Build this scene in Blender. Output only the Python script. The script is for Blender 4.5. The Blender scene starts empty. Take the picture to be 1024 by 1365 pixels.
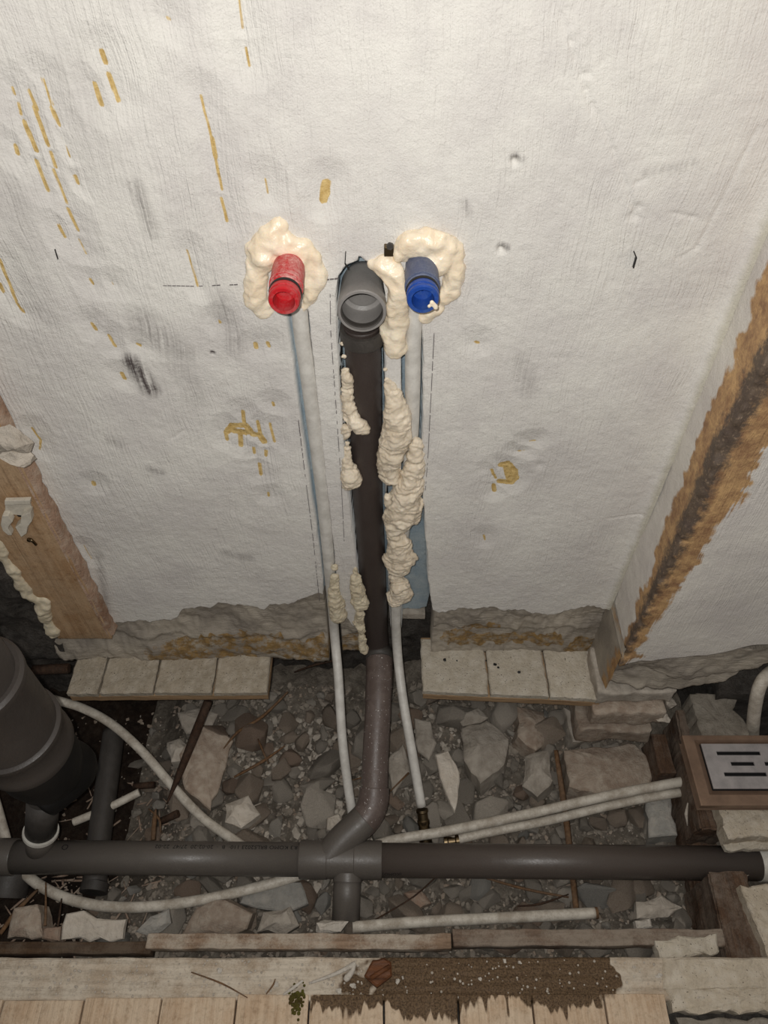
import bpy, bmesh, math, random
import numpy as np
from mathutils import Vector, Matrix, noise

random.seed(11)
S = bpy.context.scene
COL = S.collection

# ------------------------------------------------------------ camera, world, lights, exposure
FPX, D, PITCH = 1000.0, 0.66, math.radians(49.4)
CP, SP = math.cos(PITCH), math.sin(PITCH)
cam = bpy.data.cameras.new('camera')
cam.sensor_fit = 'VERTICAL'; cam.sensor_height = 36.0; cam.lens = 36.0 * FPX / 1365.0
cam.clip_start = 0.01
camo = bpy.data.objects.new('camera', cam); COL.objects.link(camo)
camo.location = (0, -D, 0); camo.rotation_euler = (math.pi / 2 - PITCH, 0, 0)
S.camera = camo

W = bpy.data.worlds.new('room_light'); S.world = W; W.use_nodes = True
bg = W.node_tree.nodes['Background']
bg.inputs[0].default_value = (1.0, 0.965, 0.93, 1); bg.inputs[1].default_value = 0.14

def light(name, kind, loc, energy, color, rot=(0, 0, 0), size=None, size_y=None):
    l = bpy.data.lights.new(name, kind); l.energy = energy; l.color = color
    if kind == 'AREA':
        l.shape = 'RECTANGLE'; l.size = size; l.size_y = size_y or size
    elif size: l.shadow_soft_size = size
    o = bpy.data.objects.new(name, l); COL.objects.link(o); o.location = loc; o.rotation_euler = rot
    return o
light('phone_flash', 'POINT', (-0.016, -D - 0.004, 0.024), 20.8, (1.0, 0.985, 0.955), size=0.006)
light('ceiling_lamp', 'AREA', (0.35, -0.85, 1.1), 3.8, (1.0, 0.95, 0.9), rot=(math.radians(14), 0, 0), size=0.6)

S.view_settings.view_transform = 'Standard'; S.view_settings.look = 'None'
S.view_settings.exposure = 0.0; S.view_settings.gamma = 1.0
S.view_settings.use_curve_mapping = False

# ------------------------------------------------------------ measuring helpers (a pixel and a real plane or distance give a point)
def ray(u, v):
    y = (682.5 - v) / FPX
    return ((u - 512.0) / FPX, CP + y * SP, -SP + y * CP)
def att(u, v, t):
    d = ray(u, v); return Vector((d[0] * t, -D + d[1] * t, d[2] * t))
def aty(u, v, Y=0.0):
    d = ray(u, v); return att(u, v, (D + Y) / d[1])
def atz(u, v, z):
    d = ray(u, v); return att(u, v, z / d[2])
def ty(v, Y=0.0): return (D + Y) / ray(0, v)[1]

# ------------------------------------------------------------ colour and material helpers
def lin(c):
    return tuple(((x / 255) / 12.92 if x / 255 <= .04045 else ((x / 255 + .055) / 1.055) ** 2.4) for x in c) + (1,)

class NT:
    def __init__(s, name):
        s.m = bpy.data.materials.new(name); s.m.use_nodes = True
        s.t = s.m.node_tree; s.n = s.t.nodes; s.l = s.t.links
        s.b = s.n['Principled BSDF']
    def new(s, typ, **kw):
        x = s.n.new(typ)
        for k, v in kw.items(): setattr(x, k, v)
        return x
    def set(s, sock, v):
        if hasattr(v, 'is_linked') or isinstance(v, bpy.types.NodeSocket): s.l.new(v, sock)
        else: sock.default_value = v
    def math(s, op, a, b=0.0, c=None, clamp=False):
        x = s.new('ShaderNodeMath', operation=op, use_clamp=clamp)
        s.set(x.inputs[0], a); s.set(x.inputs[1], b)
        if c is not None: s.set(x.inputs[2], c)
        return x.outputs[0]
    def coord(s, kind='Object'):
        if kind == 'Position': return s.new('ShaderNodeNewGeometry').outputs['Position']
        return s.new('ShaderNodeTexCoord').outputs[kind]
    def scale(s, vec, sc):
        x = s.new('ShaderNodeMapping'); s.l.new(vec, x.inputs[0]); x.inputs['Scale'].default_value = sc
        return x.outputs[0]
    def noise(s, vec, scale, detail=4, rough=.55, dist=0.0):
        x = s.new('ShaderNodeTexNoise'); s.l.new(vec, x.inputs['Vector'])
        x.inputs['Scale'].default_value = scale; x.inputs['Detail'].default_value = detail
        x.inputs['Roughness'].default_value = rough; x.inputs['Distortion'].default_value = dist
        return x.outputs[0]
    def ramp(s, f, lo, hi, inv=False):
        x = s.new('ShaderNodeMapRange', clamp=True)
        s.set(x.inputs[0], f); x.inputs[1].default_value = lo; x.inputs[2].default_value = hi
        if inv: x.inputs[3].default_value = 1; x.inputs[4].default_value = 0
        return x.outputs[0]
    def mix(s, f, a, b, mode='MIX'):
        x = s.new('ShaderNodeMix', data_type='RGBA', blend_type=mode)
        s.set(x.inputs[0], f); s.set(x.inputs[6], a); s.set(x.inputs[7], b)
        return x.outputs[2]
    def attr(s, name):
        x = s.new('ShaderNodeAttribute'); x.attribute_name = name; return x.outputs['Fac']
    def bump(s, h, dist, strength=1.0, prev=None):
        x = s.new('ShaderNodeBump'); s.l.new(h, x.inputs['Height'])
        x.inputs['Distance'].default_value = dist; x.inputs['Strength'].default_value = strength
        if prev is not None: s.l.new(prev, x.inputs['Normal'])
        return x.outputs[0]
    def out(s, col=None, rough=None, nrm=None, metal=None, spec=None):
        if col is not None: s.set(s.b.inputs['Base Color'], col)
        if rough is not None: s.set(s.b.inputs['Roughness'], rough)
        if nrm is not None: s.l.new(nrm, s.b.inputs['Normal'])
        if metal is not None: s.set(s.b.inputs['Metallic'], metal)
        if spec is not None: s.b.inputs['Specular IOR Level'].default_value = spec
        return s.m

def stony(name, c1, c2, dust=None, dustamt=.5, rough=.9, sc=60, bump=.004, speck=None, rnd=.16, spec=.2, coord='Object'):
    t = NT(name); v = t.coord(coord)
    a = t.noise(v, sc * .35, 6, .65); f = t.noise(v, sc * 4, 5, .7)
    col = t.mix(t.ramp(a, .35, .65), lin(c1), lin(c2))
    col = t.mix(t.ramp(f, .3, .75), col, t.mix(1.0, col, (.72, .70, .68, 1), 'MULTIPLY'))
    if dust:
        g = t.noise(v, sc, 5, .7)
        col = t.mix(t.math('MULTIPLY', t.ramp(g, .45, .62), dustamt), col, lin(dust))
    if speck:
        g2 = t.noise(v, sc * 6, 2, .5)
        col = t.mix(t.ramp(g2, .68, .72), col, lin(speck))
    if rnd:
        r = t.new('ShaderNodeObjectInfo').outputs['Random']
        hsv = t.new('ShaderNodeHueSaturation'); t.l.new(col, hsv.inputs['Color'])
        hsv.inputs['Saturation'].default_value = 1
        t.l.new(t.math('MULTIPLY_ADD', r, 2 * rnd, 1 - rnd), hsv.inputs['Value']); col = hsv.outputs[0]
    n = t.bump(a, bump * 2, .8); n = t.bump(f, bump * .6, .9, n)
    return t.out(col, rough, n, spec=spec)

def woody(name, c1, c2, dust, dustamt, axis='Y', rough=.8, dens=1.0, bump=.0015, wet=None, coord='Object', spec=.25):
    t = NT(name); v = t.coord(coord)
    k = {'X': (8, 160, 160), 'Y': (160, 8, 160), 'Z': (160, 160, 8)}[axis]
    g = t.noise(t.scale(v, tuple(q * dens for q in k)), 1.0, 5, .65, .6)
    big = t.noise(v, 22, 4, .6)
    f = t.noise(v, 420, 4, .7)
    col = t.mix(t.ramp(g, .35, .68), lin(c1), lin(c2))
    if dust:
        m = t.math('ADD', big, t.math('MULTIPLY', f, .35))
        col = t.mix(t.math('MULTIPLY', t.ramp(m, .55, .75), dustamt), col, lin(dust))
        col = t.mix(t.math('MULTIPLY', t.ramp(t.noise(v, 130, 5, .75), .50, .68), .45), col, t.mix(1.0, col, (.45, .40, .34, 1), 'MULTIPLY'))
    rr = rough
    if wet: # a soaked stain with its own outline: (x0, x1) in metres
        s = t.new('ShaderNodeSeparateXYZ'); t.l.new(t.coord('Position'), s.inputs[0])
        pv = t.coord('Position')
        w = t.math('MULTIPLY_ADD', t.noise(pv, 18, 3, .6), .30, -.15)
        w2 = t.math('ADD', t.math('MULTIPLY_ADD', t.noise(t.scale(pv, (110, 8, 1)), 1, 2, .5), .05, -.025), t.math('MULTIPLY_ADD', t.noise(pv, 16, 2, .5), .07, -.035))
        inx = t.math('MINIMUM', t.ramp(t.math('ADD', s.outputs[0], w), wet[0], wet[0] + .012), t.ramp(t.math('ADD', s.outputs[0], w), wet[1] - .012, wet[1], True))
        iny = t.ramp(t.math('ADD', s.outputs[1], w2), wet[2], wet[2] + .004)
        k = t.math('MULTIPLY', inx, iny)
        col = t.mix(k, col, t.mix(t.ramp(f, .35, .6), lin((62, 46, 30)), lin((112, 90, 66))))
        rr = t.math('MULTIPLY_ADD', k, -.25, rough)
    n = t.bump(g, bump * 2, .9); n = t.bump(f, bump, .5, n)
    return t.out(col, rr, n, spec=spec)

def plastic(name, c, rough=.4, dust=None, dustamt=.4, speck=None, bump=.0004, spec=.5, sc=45):
    t = NT(name); v = t.coord('Object'); a = t.noise(v, sc, 6, .7); f = t.noise(v, 500, 3, .6)
    col = t.mix(t.ramp(a, .4, .7), lin(c), lin(tuple(int(x * .86) for x in c)))
    r = rough
    if dust:
        k = t.math('MULTIPLY', t.ramp(t.math('ADD', a, t.math('MULTIPLY', f, .4)), .62, .86), dustamt)
        col = t.mix(k, col, lin(dust)); r = t.math('MULTIPLY_ADD', k, .5, rough)
    if speck:
        g = t.noise(v, 330, 1, .5); col = t.mix(t.ramp(g, .72, .75), col, lin(speck))
    return t.out(col, r, t.bump(f, bump, .6), spec=spec)

def plaster(name, base=(226, 222, 214), alt=(214, 209, 203), strokes=1.0, ochre=False):
    t = NT(name); v = t.coord('Position')
    warp = t.noise(v, 5, 3, .5)
    sx = t.new('ShaderNodeSeparateXYZ'); t.l.new(v, sx.inputs[0])
    cx = t.new('ShaderNodeCombineXYZ')
    t.l.new(t.math('ADD', sx.outputs[0], t.math('MULTIPLY', warp, .045)), cx.inputs[0])
    t.l.new(t.math('ADD', sx.outputs[2], t.math('MULTIPLY', warp, .03)), cx.inputs[2])
    comb = t.noise(t.scale(cx.outputs[0], (360, 1, 9)), 1, 3, .6)
    comb2 = t.noise(t.scale(v, (30, 1, 300)), 1, 3, .6)
    reg = t.noise(v, 9, 3, .6)
    low = t.ramp(sx.outputs[2], -1.02, -.90, True)
    combm = t.math('ADD', t.math('MULTIPLY', comb, t.math('SUBTRACT', 1.0, low)), t.math('MULTIPLY', comb2, low))
    grain = t.noise(v, 260, 5, .65)
    big = t.noise(v, 11, 5, .6)
    col = t.mix(t.ramp(big, .38, .62), lin(base), lin(alt))
    blot = t.noise(v, 26, 5, .7)
    col = t.mix(t.math('MULTIPLY', t.ramp(blot, .58, .78), .16), col, lin((186, 178, 172)))
    dirt = t.attr('dirt'); dk = t.math('MULTIPLY', dirt, t.ramp(t.math('ADD', comb, t.math('MULTIPLY', grain, .5)), .55, .9))
    col = t.mix(t.math('MULTIPLY', dk, 1.0, clamp=True), col, lin((92, 84, 82)))
    gro = t.attr('groove')
    col = t.mix(gro, col, t.mix(t.ramp(blot, .4, .6), lin((140, 156, 166)), lin((164, 174, 178))))
    j = t.attr('joint'); col = t.mix(t.math('MULTIPLY', t.ramp(t.math('ADD', j, t.math('MULTIPLY_ADD', blot, .8, -.4)), .35, .8), .55), col, lin((176, 170, 146)))
    y = t.math('ADD', t.attr('yellow'), t.math('MULTIPLY_ADD', comb, .0036, -.0018))
    yk = t.ramp(y, -.0005, .0003, True)
    ycol = t.mix(t.ramp(t.noise(v, 160, 3, .6), .35, .65), lin((218, 190, 130)), lin((188, 156, 94)))
    if ochre:
        ycol = t.mix(t.ramp(t.noise(v, 70, 5, .7), .35, .6), lin((158, 124, 68)), lin((118, 92, 52)))
        yk = t.math('MULTIPLY', yk, t.math('MULTIPLY_ADD', t.ramp(t.noise(v, 55, 6, .75), .40, .54), .85, .05))
    col = t.mix(yk, col, ycol)
    st = t.math('ADD', t.attr('stain'), t.math('ADD', t.math('MULTIPLY_ADD', comb, .020, -.010), t.math('MULTIPLY_ADD', blot, .026, -.013)))
    # rust stain with a dark heart: depth below the outline in metres
    sk = t.ramp(st, -.004, .001, True)
    sc = t.mix(t.ramp(t.noise(v, 60, 6, .75), .38, .62), lin((200, 158, 104)), lin((142, 100, 60)))
    heart = t.ramp(t.math('ADD', t.attr('heart'), t.math('MULTIPLY_ADD', t.noise(v, 150, 4, .7), .030, -.015)), -.001, .010, True)
    sc = t.mix(t.math('MULTIPLY', heart, .88), sc, t.mix(t.ramp(grain, .56, .74), lin((48, 36, 30)), lin((150, 128, 106))))
    col = t.mix(t.math('MULTIPLY', sk, .93), col, sc)
    n = t.bump(t.math('MULTIPLY', combm, t.math('MULTIPLY_ADD', t.ramp(reg, .38, .6), .8, .2)), .0018 * strokes, .6); n = t.bump(grain, .0015, .65, n); n = t.bump(t.noise(v, 620, 3, .7), .0009, .7, n)
    n = n if ochre else t.bump(y, 0.35, .5, n)
    return t.out(col, t.math('MULTIPLY_ADD', yk, -.1, .62), n, spec=.35)

MT = {}
MT['plaster'] = plaster('painted_plaster')
MT['duct'] = plaster('painted_duct_plaster', (226, 220, 210), (214, 207, 200))
MT['base'] = plaster('rough_base_render', (172, 162, 147), (142, 133, 122), 2.6, True)
MT['darkwall'] = stony('dark_soiled_masonry', (62, 58, 54), (92, 86, 80), (110, 106, 100), .4, rnd=0, bump=.01, sc=70)
MT['ground'] = stony('dusty_rubble_ground', (108, 100, 90), (134, 125, 113), (158, 149, 136), .6, rnd=0, bump=.008, sc=70)
MT['soil'] = stony('brown_soil_with_shade', (38, 28, 22), (58, 44, 34), (84, 74, 64), .3, rnd=0, bump=.008, sc=90)  # brown soil, with the shade of the deep end mixed into its colour
MT['crumb'] = stony('mortar_crumbs', (130, 121, 110), (172, 162, 149), None, rnd=0, bump=.002)
MT['r_pale'] = stony('pale_mortar', (214, 203, 188), (194, 184, 170), (224, 215, 202), .5)
MT['r_grey'] = stony('grey_mortar', (164, 155, 143), (186, 176, 163), (200, 191, 178), .5)
MT['r_brown'] = stony('brownish_brick_dusty', (156, 138, 122), (176, 160, 144), (194, 182, 166), .55)
MT['r_blue'] = stony('bluish_grey_stone', (158, 156, 150), (178, 174, 166), (196, 188, 177), .5)
MT['r_red'] = stony('dull_terracotta', (160, 134, 116), (176, 154, 136), (184, 172, 156), .45)
MT['r_white'] = stony('white_plaster_chip', (214, 206, 194), (190, 182, 170), None, rnd=.1)
MT['tile_l'] = stony('worn_cement_tile', (184, 172, 153), (160, 149, 131), (200, 190, 174), .5, rnd=.08, speck=(70, 62, 54))
MT['tile_r'] = stony('pale_cement_tile', (206, 196, 178), (190, 180, 162), (218, 210, 196), .5, rnd=.08, speck=(66, 58, 52))
MT['edge'] = woody('brown_board_edge', (176, 146, 112), (140, 112, 84), None, 0, 'X')
MT['screed'] = stony('pale_floor_screed', (206, 193, 172), (190, 177, 157), (218, 208, 192), .5, rnd=.05, speck=(104, 94, 82))
MT['screed_g'] = stony('grey_floor_screed', (150, 142, 130), (128, 120, 108), (164, 156, 144), .5, rnd=.05, speck=(90, 82, 74))
MT['stud'] = woody('bare_pine', (182, 148, 112), (150, 116, 82), (200, 176, 146), .35, 'Z', dens=.55)
MT['joist'] = woody('dark_brown_joist', (100, 76, 58), (66, 50, 40), (130, 118, 106), .6, 'Y')
MT['batten'] = woody('dusty_batten', (156, 132, 110), (120, 98, 80), (186, 174, 158), .85, 'X', coord='Position')
MT['batten_mid'] = woody('brown_grey_batten', (128, 108, 92), (98, 82, 70), (150, 138, 124), .8, 'X', coord='Position')
MT['batten_dark'] = woody('dark_batten', (88, 68, 50), (60, 46, 36), (120, 108, 94), .45, 'X', coord='Position')
MT['beam'] = woody('dust_covered_beam', (190, 173, 152), (166, 148, 127), (208, 196, 178), .9, 'X', wet=(-.035, .30, -.56), coord='Position', bump=.002)
MT['board'] = woody('pale_floor_board', (208, 184, 156), (180, 152, 124), (214, 196, 172), .5, 'Y', wet=(-.10, .29, -.522), coord='Position')
MT['stick'] = woody('splintered_wood', (128, 96, 66), (92, 66, 46), (120, 108, 94), .3, 'Z')
MT['darkstick'] = woody('dark_splintered_wood', (74, 52, 38), (50, 36, 28), (90, 78, 66), .3, 'Z')
MT['redwood'] = woody('wet_red_wood', (116, 72, 42), (70, 42, 26), None, 0, 'X', rough=.45)
MT['pvc'] = plastic('grey_pvc', (94, 88, 82), .36, (116, 108, 99), .35)
MT['pvc_r'] = plastic('brown_grey_pvc', (86, 77, 71), .3, (106, 96, 87), .3)
MT['pvc_d'] = plastic('dusty_speckled_pvc', (94, 81, 75), .36, (128, 113, 105), .5, (206, 200, 194))
MT['pvc_black'] = plastic('blackish_brown_pvc', (62, 53, 49), .45, (84, 74, 68), .3)
MT['pvc_in'] = plastic('grey_pvc_socket', (140, 136, 132), .3, (150, 146, 142), .25)
MT['pvc_dark'] = plastic('soiled_dark_pvc', (62, 58, 54), .5, (92, 86, 80), .4)
MT['soilpipe'] = plastic('large_soil_pipe_pvc', (66, 60, 56), .45, (82, 76, 70), .35)
MT['black'] = plastic('black_rubber_and_slot_shade', (14, 13, 13), .55)  # also stands in for the darkness behind the drain slots
MT['hose'] = plastic('dusty_white_pex', (206, 198, 184), .5, (150, 134, 114), .55)
MT['pex'] = plastic('clean_grey_white_pex', (218, 214, 206), .36, (196, 188, 176), .3)
MT['cuff'] = plastic('white_plastic_ring', (214, 210, 200), .45, (180, 172, 160), .4)
MT['clip'] = plastic('off_white_clip_plastic', (214, 206, 190), .45, (170, 158, 140), .4)
MT['red'] = plastic('red_plug_plastic', (190, 32, 40), .4, (226, 178, 170), .75, sc=90)
MT['redclean'] = plastic('red_plug_ring', (186, 26, 34), .35, (222, 150, 146), .25)
MT['blue'] = plastic('faded_blue_plug_plastic', (78, 88, 118), .45, (128, 134, 150), .6, sc=90)
MT['blueclean'] = plastic('blue_plug_ring', (24, 66, 148), .35, (90, 120, 170), .3)
MT['ink'] = plastic('black_print_ink', (30, 28, 27), .6)
MT['pencil'] = plastic('pencil_graphite', (110, 104, 104), .6)
MT['oldwood'] = MT['darkstick']
def foam_mat(name, c, c2, rough):
    t = NT(name); v = t.coord('Object'); a = t.noise(v, 34, 5, .6); f = t.noise(v, 240, 4, .6)
    col = t.mix(t.ramp(a, .38, .64), lin(c), lin(c2))
    n = t.bump(f, .0013, .6); n = t.bump(a, .004, .5, n)
    t.b.inputs['Subsurface Weight'].default_value = .12
    t.b.inputs['Subsurface Radius'].default_value = (.006, .004, .002)
    return t.out(col, rough, n, spec=.5)
MT['foam'] = foam_mat('cured_cream_foam', (246, 232, 208), (238, 218, 188), .27)
MT['foam_old'] = foam_mat('crusty_cream_foam', (228, 214, 192), (206, 190, 166), .5)
MT['foam_green'] = foam_mat('yellowish_old_foam', (218, 206, 180), (194, 180, 154), .55)
def metal(name, c, rough, metallic=1.0):
    t = NT(name); v = t.coord('Object'); f = t.noise(t.scale(v, (30, 900, 900)), 1, 3, .6); a = t.noise(v, 40, 5, .6)
    col = t.mix(t.ramp(a, .4, .7), lin(c), lin(tuple(int(x * .86) for x in c)))
    return t.out(col, rough, t.bump(f, .0002, .4), metal=metallic)
MT['steel_frame'] = metal('steel_with_brown_reflection', (150, 124, 104), .48, .55)  # brown of the reflected surroundings is put into the frame's base colour
MT['steel_grate'] = metal('brushed_steel', (186, 180, 178), .42, .45)
MT['brass'] = metal('tarnished_press_metal', (120, 104, 80), .35)

# ------------------------------------------------------------ object helpers
def props(o, label=None, cat=None, group=None, kind=None):
    if label: o['label'] = label
    if cat: o['category'] = cat
    if group: o['group'] = group
    if kind: o['kind'] = kind
    return o
def thing(name, loc, label, cat, group=None):
    o = bpy.data.objects.new(name, None); COL.objects.link(o); o.location = loc; o.empty_display_size = .02
    return props(o, label, cat, group)
def wloc(o):
    v = Vector(o.location)
    while o.parent: o = o.parent; v += Vector(o.location)
    return v
def link(name, me, mat, parent=None, recenter=True, smooth=None):
    if recenter and len(me.vertices):
        a = np.empty(len(me.vertices) * 3, np.float32); me.vertices.foreach_get('co', a); a = a.reshape(-1, 3)
        lo, hi = a.min(0), a.max(0); c = np.array([(lo[0] + hi[0]) / 2, (lo[1] + hi[1]) / 2, lo[2]], np.float32)
        me.vertices.foreach_set('co', (a - c).ravel()); loc = Vector(c.tolist())
    else: loc = Vector((0, 0, 0))
    if smooth is not None: me.polygons.foreach_set('use_smooth', [smooth] * len(me.polygons))
    me.materials.append(mat); me.update()
    o = bpy.data.objects.new(name, me); COL.objects.link(o)
    if parent is not None:
        o.parent = parent; loc = loc - wloc(parent)
    o.location = loc
    return o
def frombm(name, bm, mat, parent=None, smooth=None):
    bmesh.ops.recalc_face_normals(bm, faces=bm.faces)
    me = bpy.data.meshes.new(name); bm.to_mesh(me); bm.free()
    return link(name, me, mat, parent, smooth=smooth)
def spline(pts, n=8):
    P = [Vector(p) for p in pts]
    if len(P) < 3: return P
    out = []
    for i in range(len(P) - 1):
        p0 = P[max(i - 1, 0)]; p1 = P[i]; p2 = P[i + 1]; p3 = P[min(i + 2, len(P) - 1)]
        for k in range(n):
            t = k / n
            out.append(.5 * ((2 * p1) + (p2 - p0) * t + (2 * p0 - 5 * p1 + 4 * p2 - p3) * t * t + (3 * p1 - p0 - 3 * p2 + p3) * t ** 3))
    out.append(P[-1]); return out
def tube_bm(pts, rad, n=20, bm=None, cap=True):
    bm = bm or bmesh.new(); P = [Vector(p) for p in pts]
    R = rad if isinstance(rad, (list, tuple)) else [rad] * len(P)
    if len(R) != len(P): R = list(np.interp(np.linspace(0, 1, len(P)), np.linspace(0, 1, len(R)), R))
    T = (P[1] - P[0]).normalized(); N = T.orthogonal().normalized(); rings = []
    for i, p in enumerate(P):
        T2 = ((P[min(i + 1, len(P) - 1)] - P[max(i - 1, 0)])).normalized()
        q = T.rotation_difference(T2); N = q @ N; T = T2; B = T.cross(N)
        rings.append([bm.verts.new(p + (N * math.cos(2 * math.pi * k / n) + B * math.sin(2 * math.pi * k / n)) * R[i]) for k in range(n)])
    for a, b in zip(rings, rings[1:]):
        for k in range(n):
            f = bm.faces.new((a[k], a[(k + 1) % n], b[(k + 1) % n], b[k])); f.smooth = True
    if cap: bm.faces.new(rings[0]); bm.faces.new(rings[-1])
    return bm
def tube(name, pts, rad, mat, parent=None, n=20, sm=8, cap=True):
    pts = spline(pts, sm) if sm and len(pts) > 2 else pts
    return frombm(name, tube_bm(pts, rad, n, cap=cap), mat, parent)
def lathe(name, prof, org, axis, mat, parent=None, n=40, close=False):
    """prof: (distance along the axis, radius) points"""
    bm = bmesh.new(); A = Vector(axis).normalized(); N = A.orthogonal().normalized(); B = A.cross(N); O = Vector(org)
    rings = [[bm.verts.new(O + A * s + (N * math.cos(2 * math.pi * k / n) + B * math.sin(2 * math.pi * k / n)) * max(r, 1e-5)) for k in range(n)] for s, r in prof]
    pr = list(zip(rings, rings[1:])) + ([(rings[-1], rings[0])] if close else [])
    for a, b in pr:
        for k in range(n):
            bm.faces.new((a[k], a[(k + 1) % n], b[(k + 1) % n], b[k])).smooth = True
    if not close: bm.faces.new(rings[0]); bm.faces.new(rings[-1])
    o = frombm(name, bm, mat, parent)
    m = o.modifiers.new('edges', 'EDGE_SPLIT'); m.split_angle = math.radians(35)
    return o
def box(name, x0, x1, y0, y1, z0, z1, mat, parent=None, rough=0.0, cut=0.02, bev=.0015, seed=0, notch=None):
    bm = bmesh.new()
    def lv(a, b): 
        k = max(1, min(60, int(round((b - a) / cut)))) if rough else 1
        return [a + (b - a) * i / k for i in range(k + 1)]
    bmesh.ops.create_cube(bm, size=1, matrix=Matrix.Translation(((x0 + x1) / 2, (y0 + y1) / 2, (z0 + z1) / 2)) @ Matrix.Diagonal((x1 - x0, y1 - y0, z1 - z0, 1)))
    if bev: bmesh.ops.bevel(bm, geom=list(bm.edges), offset=bev, segments=2, affect='EDGES', profile=.6)
    if rough:
        for ax, (a, b) in enumerate(((x0, x1), (y0, y1), (z0, z1))):
            for c in lv(a, b)[1:-1]:
                no = [0, 0, 0]; no[ax] = 1; co = [0, 0, 0]; co[ax] = c
                bmesh.ops.bisect_plane(bm, geom=bm.verts[:] + bm.edges[:] + bm.faces[:], plane_co=co, plane_no=no)
        for v in bm.verts:
            p = v.co * 28 + Vector((seed * 7.3, 0, seed)); q = v.co * 90 + Vector((seed, 3, 1))
            v.co += noise.noise_vector(p) * rough + noise.noise_vector(q) * rough * .5
    return frombm(name, bm, mat, parent, smooth=bool(rough))
def prism(name, outline, z, thick, mat, parent=None, rough=.002, step=.008, seed=0, up=(0, 0, 1), tilt=None, dome=0.0):
    """a slab with a broken outline; outline = world (x, y) points, z = its top"""
    P = [Vector((p[0], p[1], 0)) for p in outline]; Q = []
    for i, p in enumerate(P):
        q = P[(i + 1) % len(P)]; k = max(1, int((q - p).length / step))
        for j in range(k): Q.append(p.lerp(q, j / k))
    c = sum(Q, Vector()) / len(Q); bm = bmesh.new(); top = []; mid = []; bot = []
    for q in Q:
        w = noise.noise_vector(q * 60 + Vector((seed * 3.1, seed, 0))) * rough * 2 + noise.noise_vector(q * 190 + Vector((seed, 0, 0))) * rough
        e = (q - c); l = max(e.length, 1e-6); ins = e * (1 - min(.3, .0025 / l))
        dz = noise.noise(q * 40 + Vector((seed, 9, 2))) * rough
        top.append(bm.verts.new(c + ins + Vector((w.x, w.y, z + dz))))
        mid.append(bm.verts.new(Vector((q.x + w.x, q.y + w.y, z - .0022 + dz))))
        bot.append(bm.verts.new(Vector((q.x + w.x * .6, q.y + w.y * .6, z - thick))))
    n = len(Q)
    for a, b in ((top, mid), (mid, bot)):
        for k in range(n): bm.faces.new((a[k], a[(k + 1) % n], b[(k + 1) % n], b[k]))
    inner = []
    for s in (.66, .33):
        inner.append([bm.verts.new(c + (t_.co - c) * s * Vector((1, 1, 0)).length / Vector((1, 1, 0)).length) for t_ in top])
    for r, s in zip(inner, (.66, .33)):
        for k, v in enumerate(r):
            v.co = Vector((c.x + (top[k].co.x - c.x) * s, c.y + (top[k].co.y - c.y) * s, z + dome * (1 - s * s)))
            v.co.z += noise.noise(v.co * 60 + Vector((seed, 1, 1))) * rough * 1.3
    seq = [top] + inner
    for a, b in zip(seq, seq[1:]):
        for k in range(n): bm.faces.new((a[k], a[(k + 1) % n], b[(k + 1) % n], b[k]))
    cv = bm.verts.new((c.x, c.y, z + dome))
    for k in range(n): bm.faces.new((seq[-1][k], seq[-1][(k + 1) % n], cv))
    bm.faces.new(bot)
    if tilt:
        bmesh.ops.rotate(bm, verts=bm.verts, cent=(c.x, c.y, z), matrix=Matrix.Rotation(tilt[0], 3, 'X') @ Matrix.Rotation(tilt[1], 3, 'Y'))
    return frombm(name, bm, mat, parent, smooth=False)
def px(pts, z): return [tuple(atz(u, v, z)[:2]) for u, v in pts]

# ------------------------------------------------------------ surfaces with their own relief
def seg_dist(X, Z, a, b):
    ax, az = a; bx, bz = b; dx, dz = bx - ax, bz - az; L = dx * dx + dz * dz + 1e-12
    t = np.clip(((X - ax) * dx + (Z - az) * dz) / L, 0, 1)
    return np.hypot(X - ax - t * dx, Z - az - t * dz)
def vnoise(X, Z, f, seed=0):
    """value noise in numpy"""
    x, z = X * f + seed * 13.7 + 500, Z * f + seed * 5.1 + 500
    xi, zi = np.floor(x).astype(np.int64), np.floor(z).astype(np.int64); fx, fz = x - xi, z - zi
    fx, fz = fx * fx * (3 - 2 * fx), fz * fz * (3 - 2 * fz)
    def h(a, b):
        q = (a * 374761393 + b * 668265263 + seed * 1442695) & 0xffffffff
        q = ((q ^ (q >> 13)) * 1274126177) & 0xffffffff
        return ((q ^ (q >> 16)) & 0xffff) / 65535.0 - .5
    return (h(xi, zi) * (1 - fx) + h(xi + 1, zi) * fx) * (1 - fz) + (h(xi, zi + 1) * (1 - fx) + h(xi + 1, zi + 1) * fx) * fz
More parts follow.
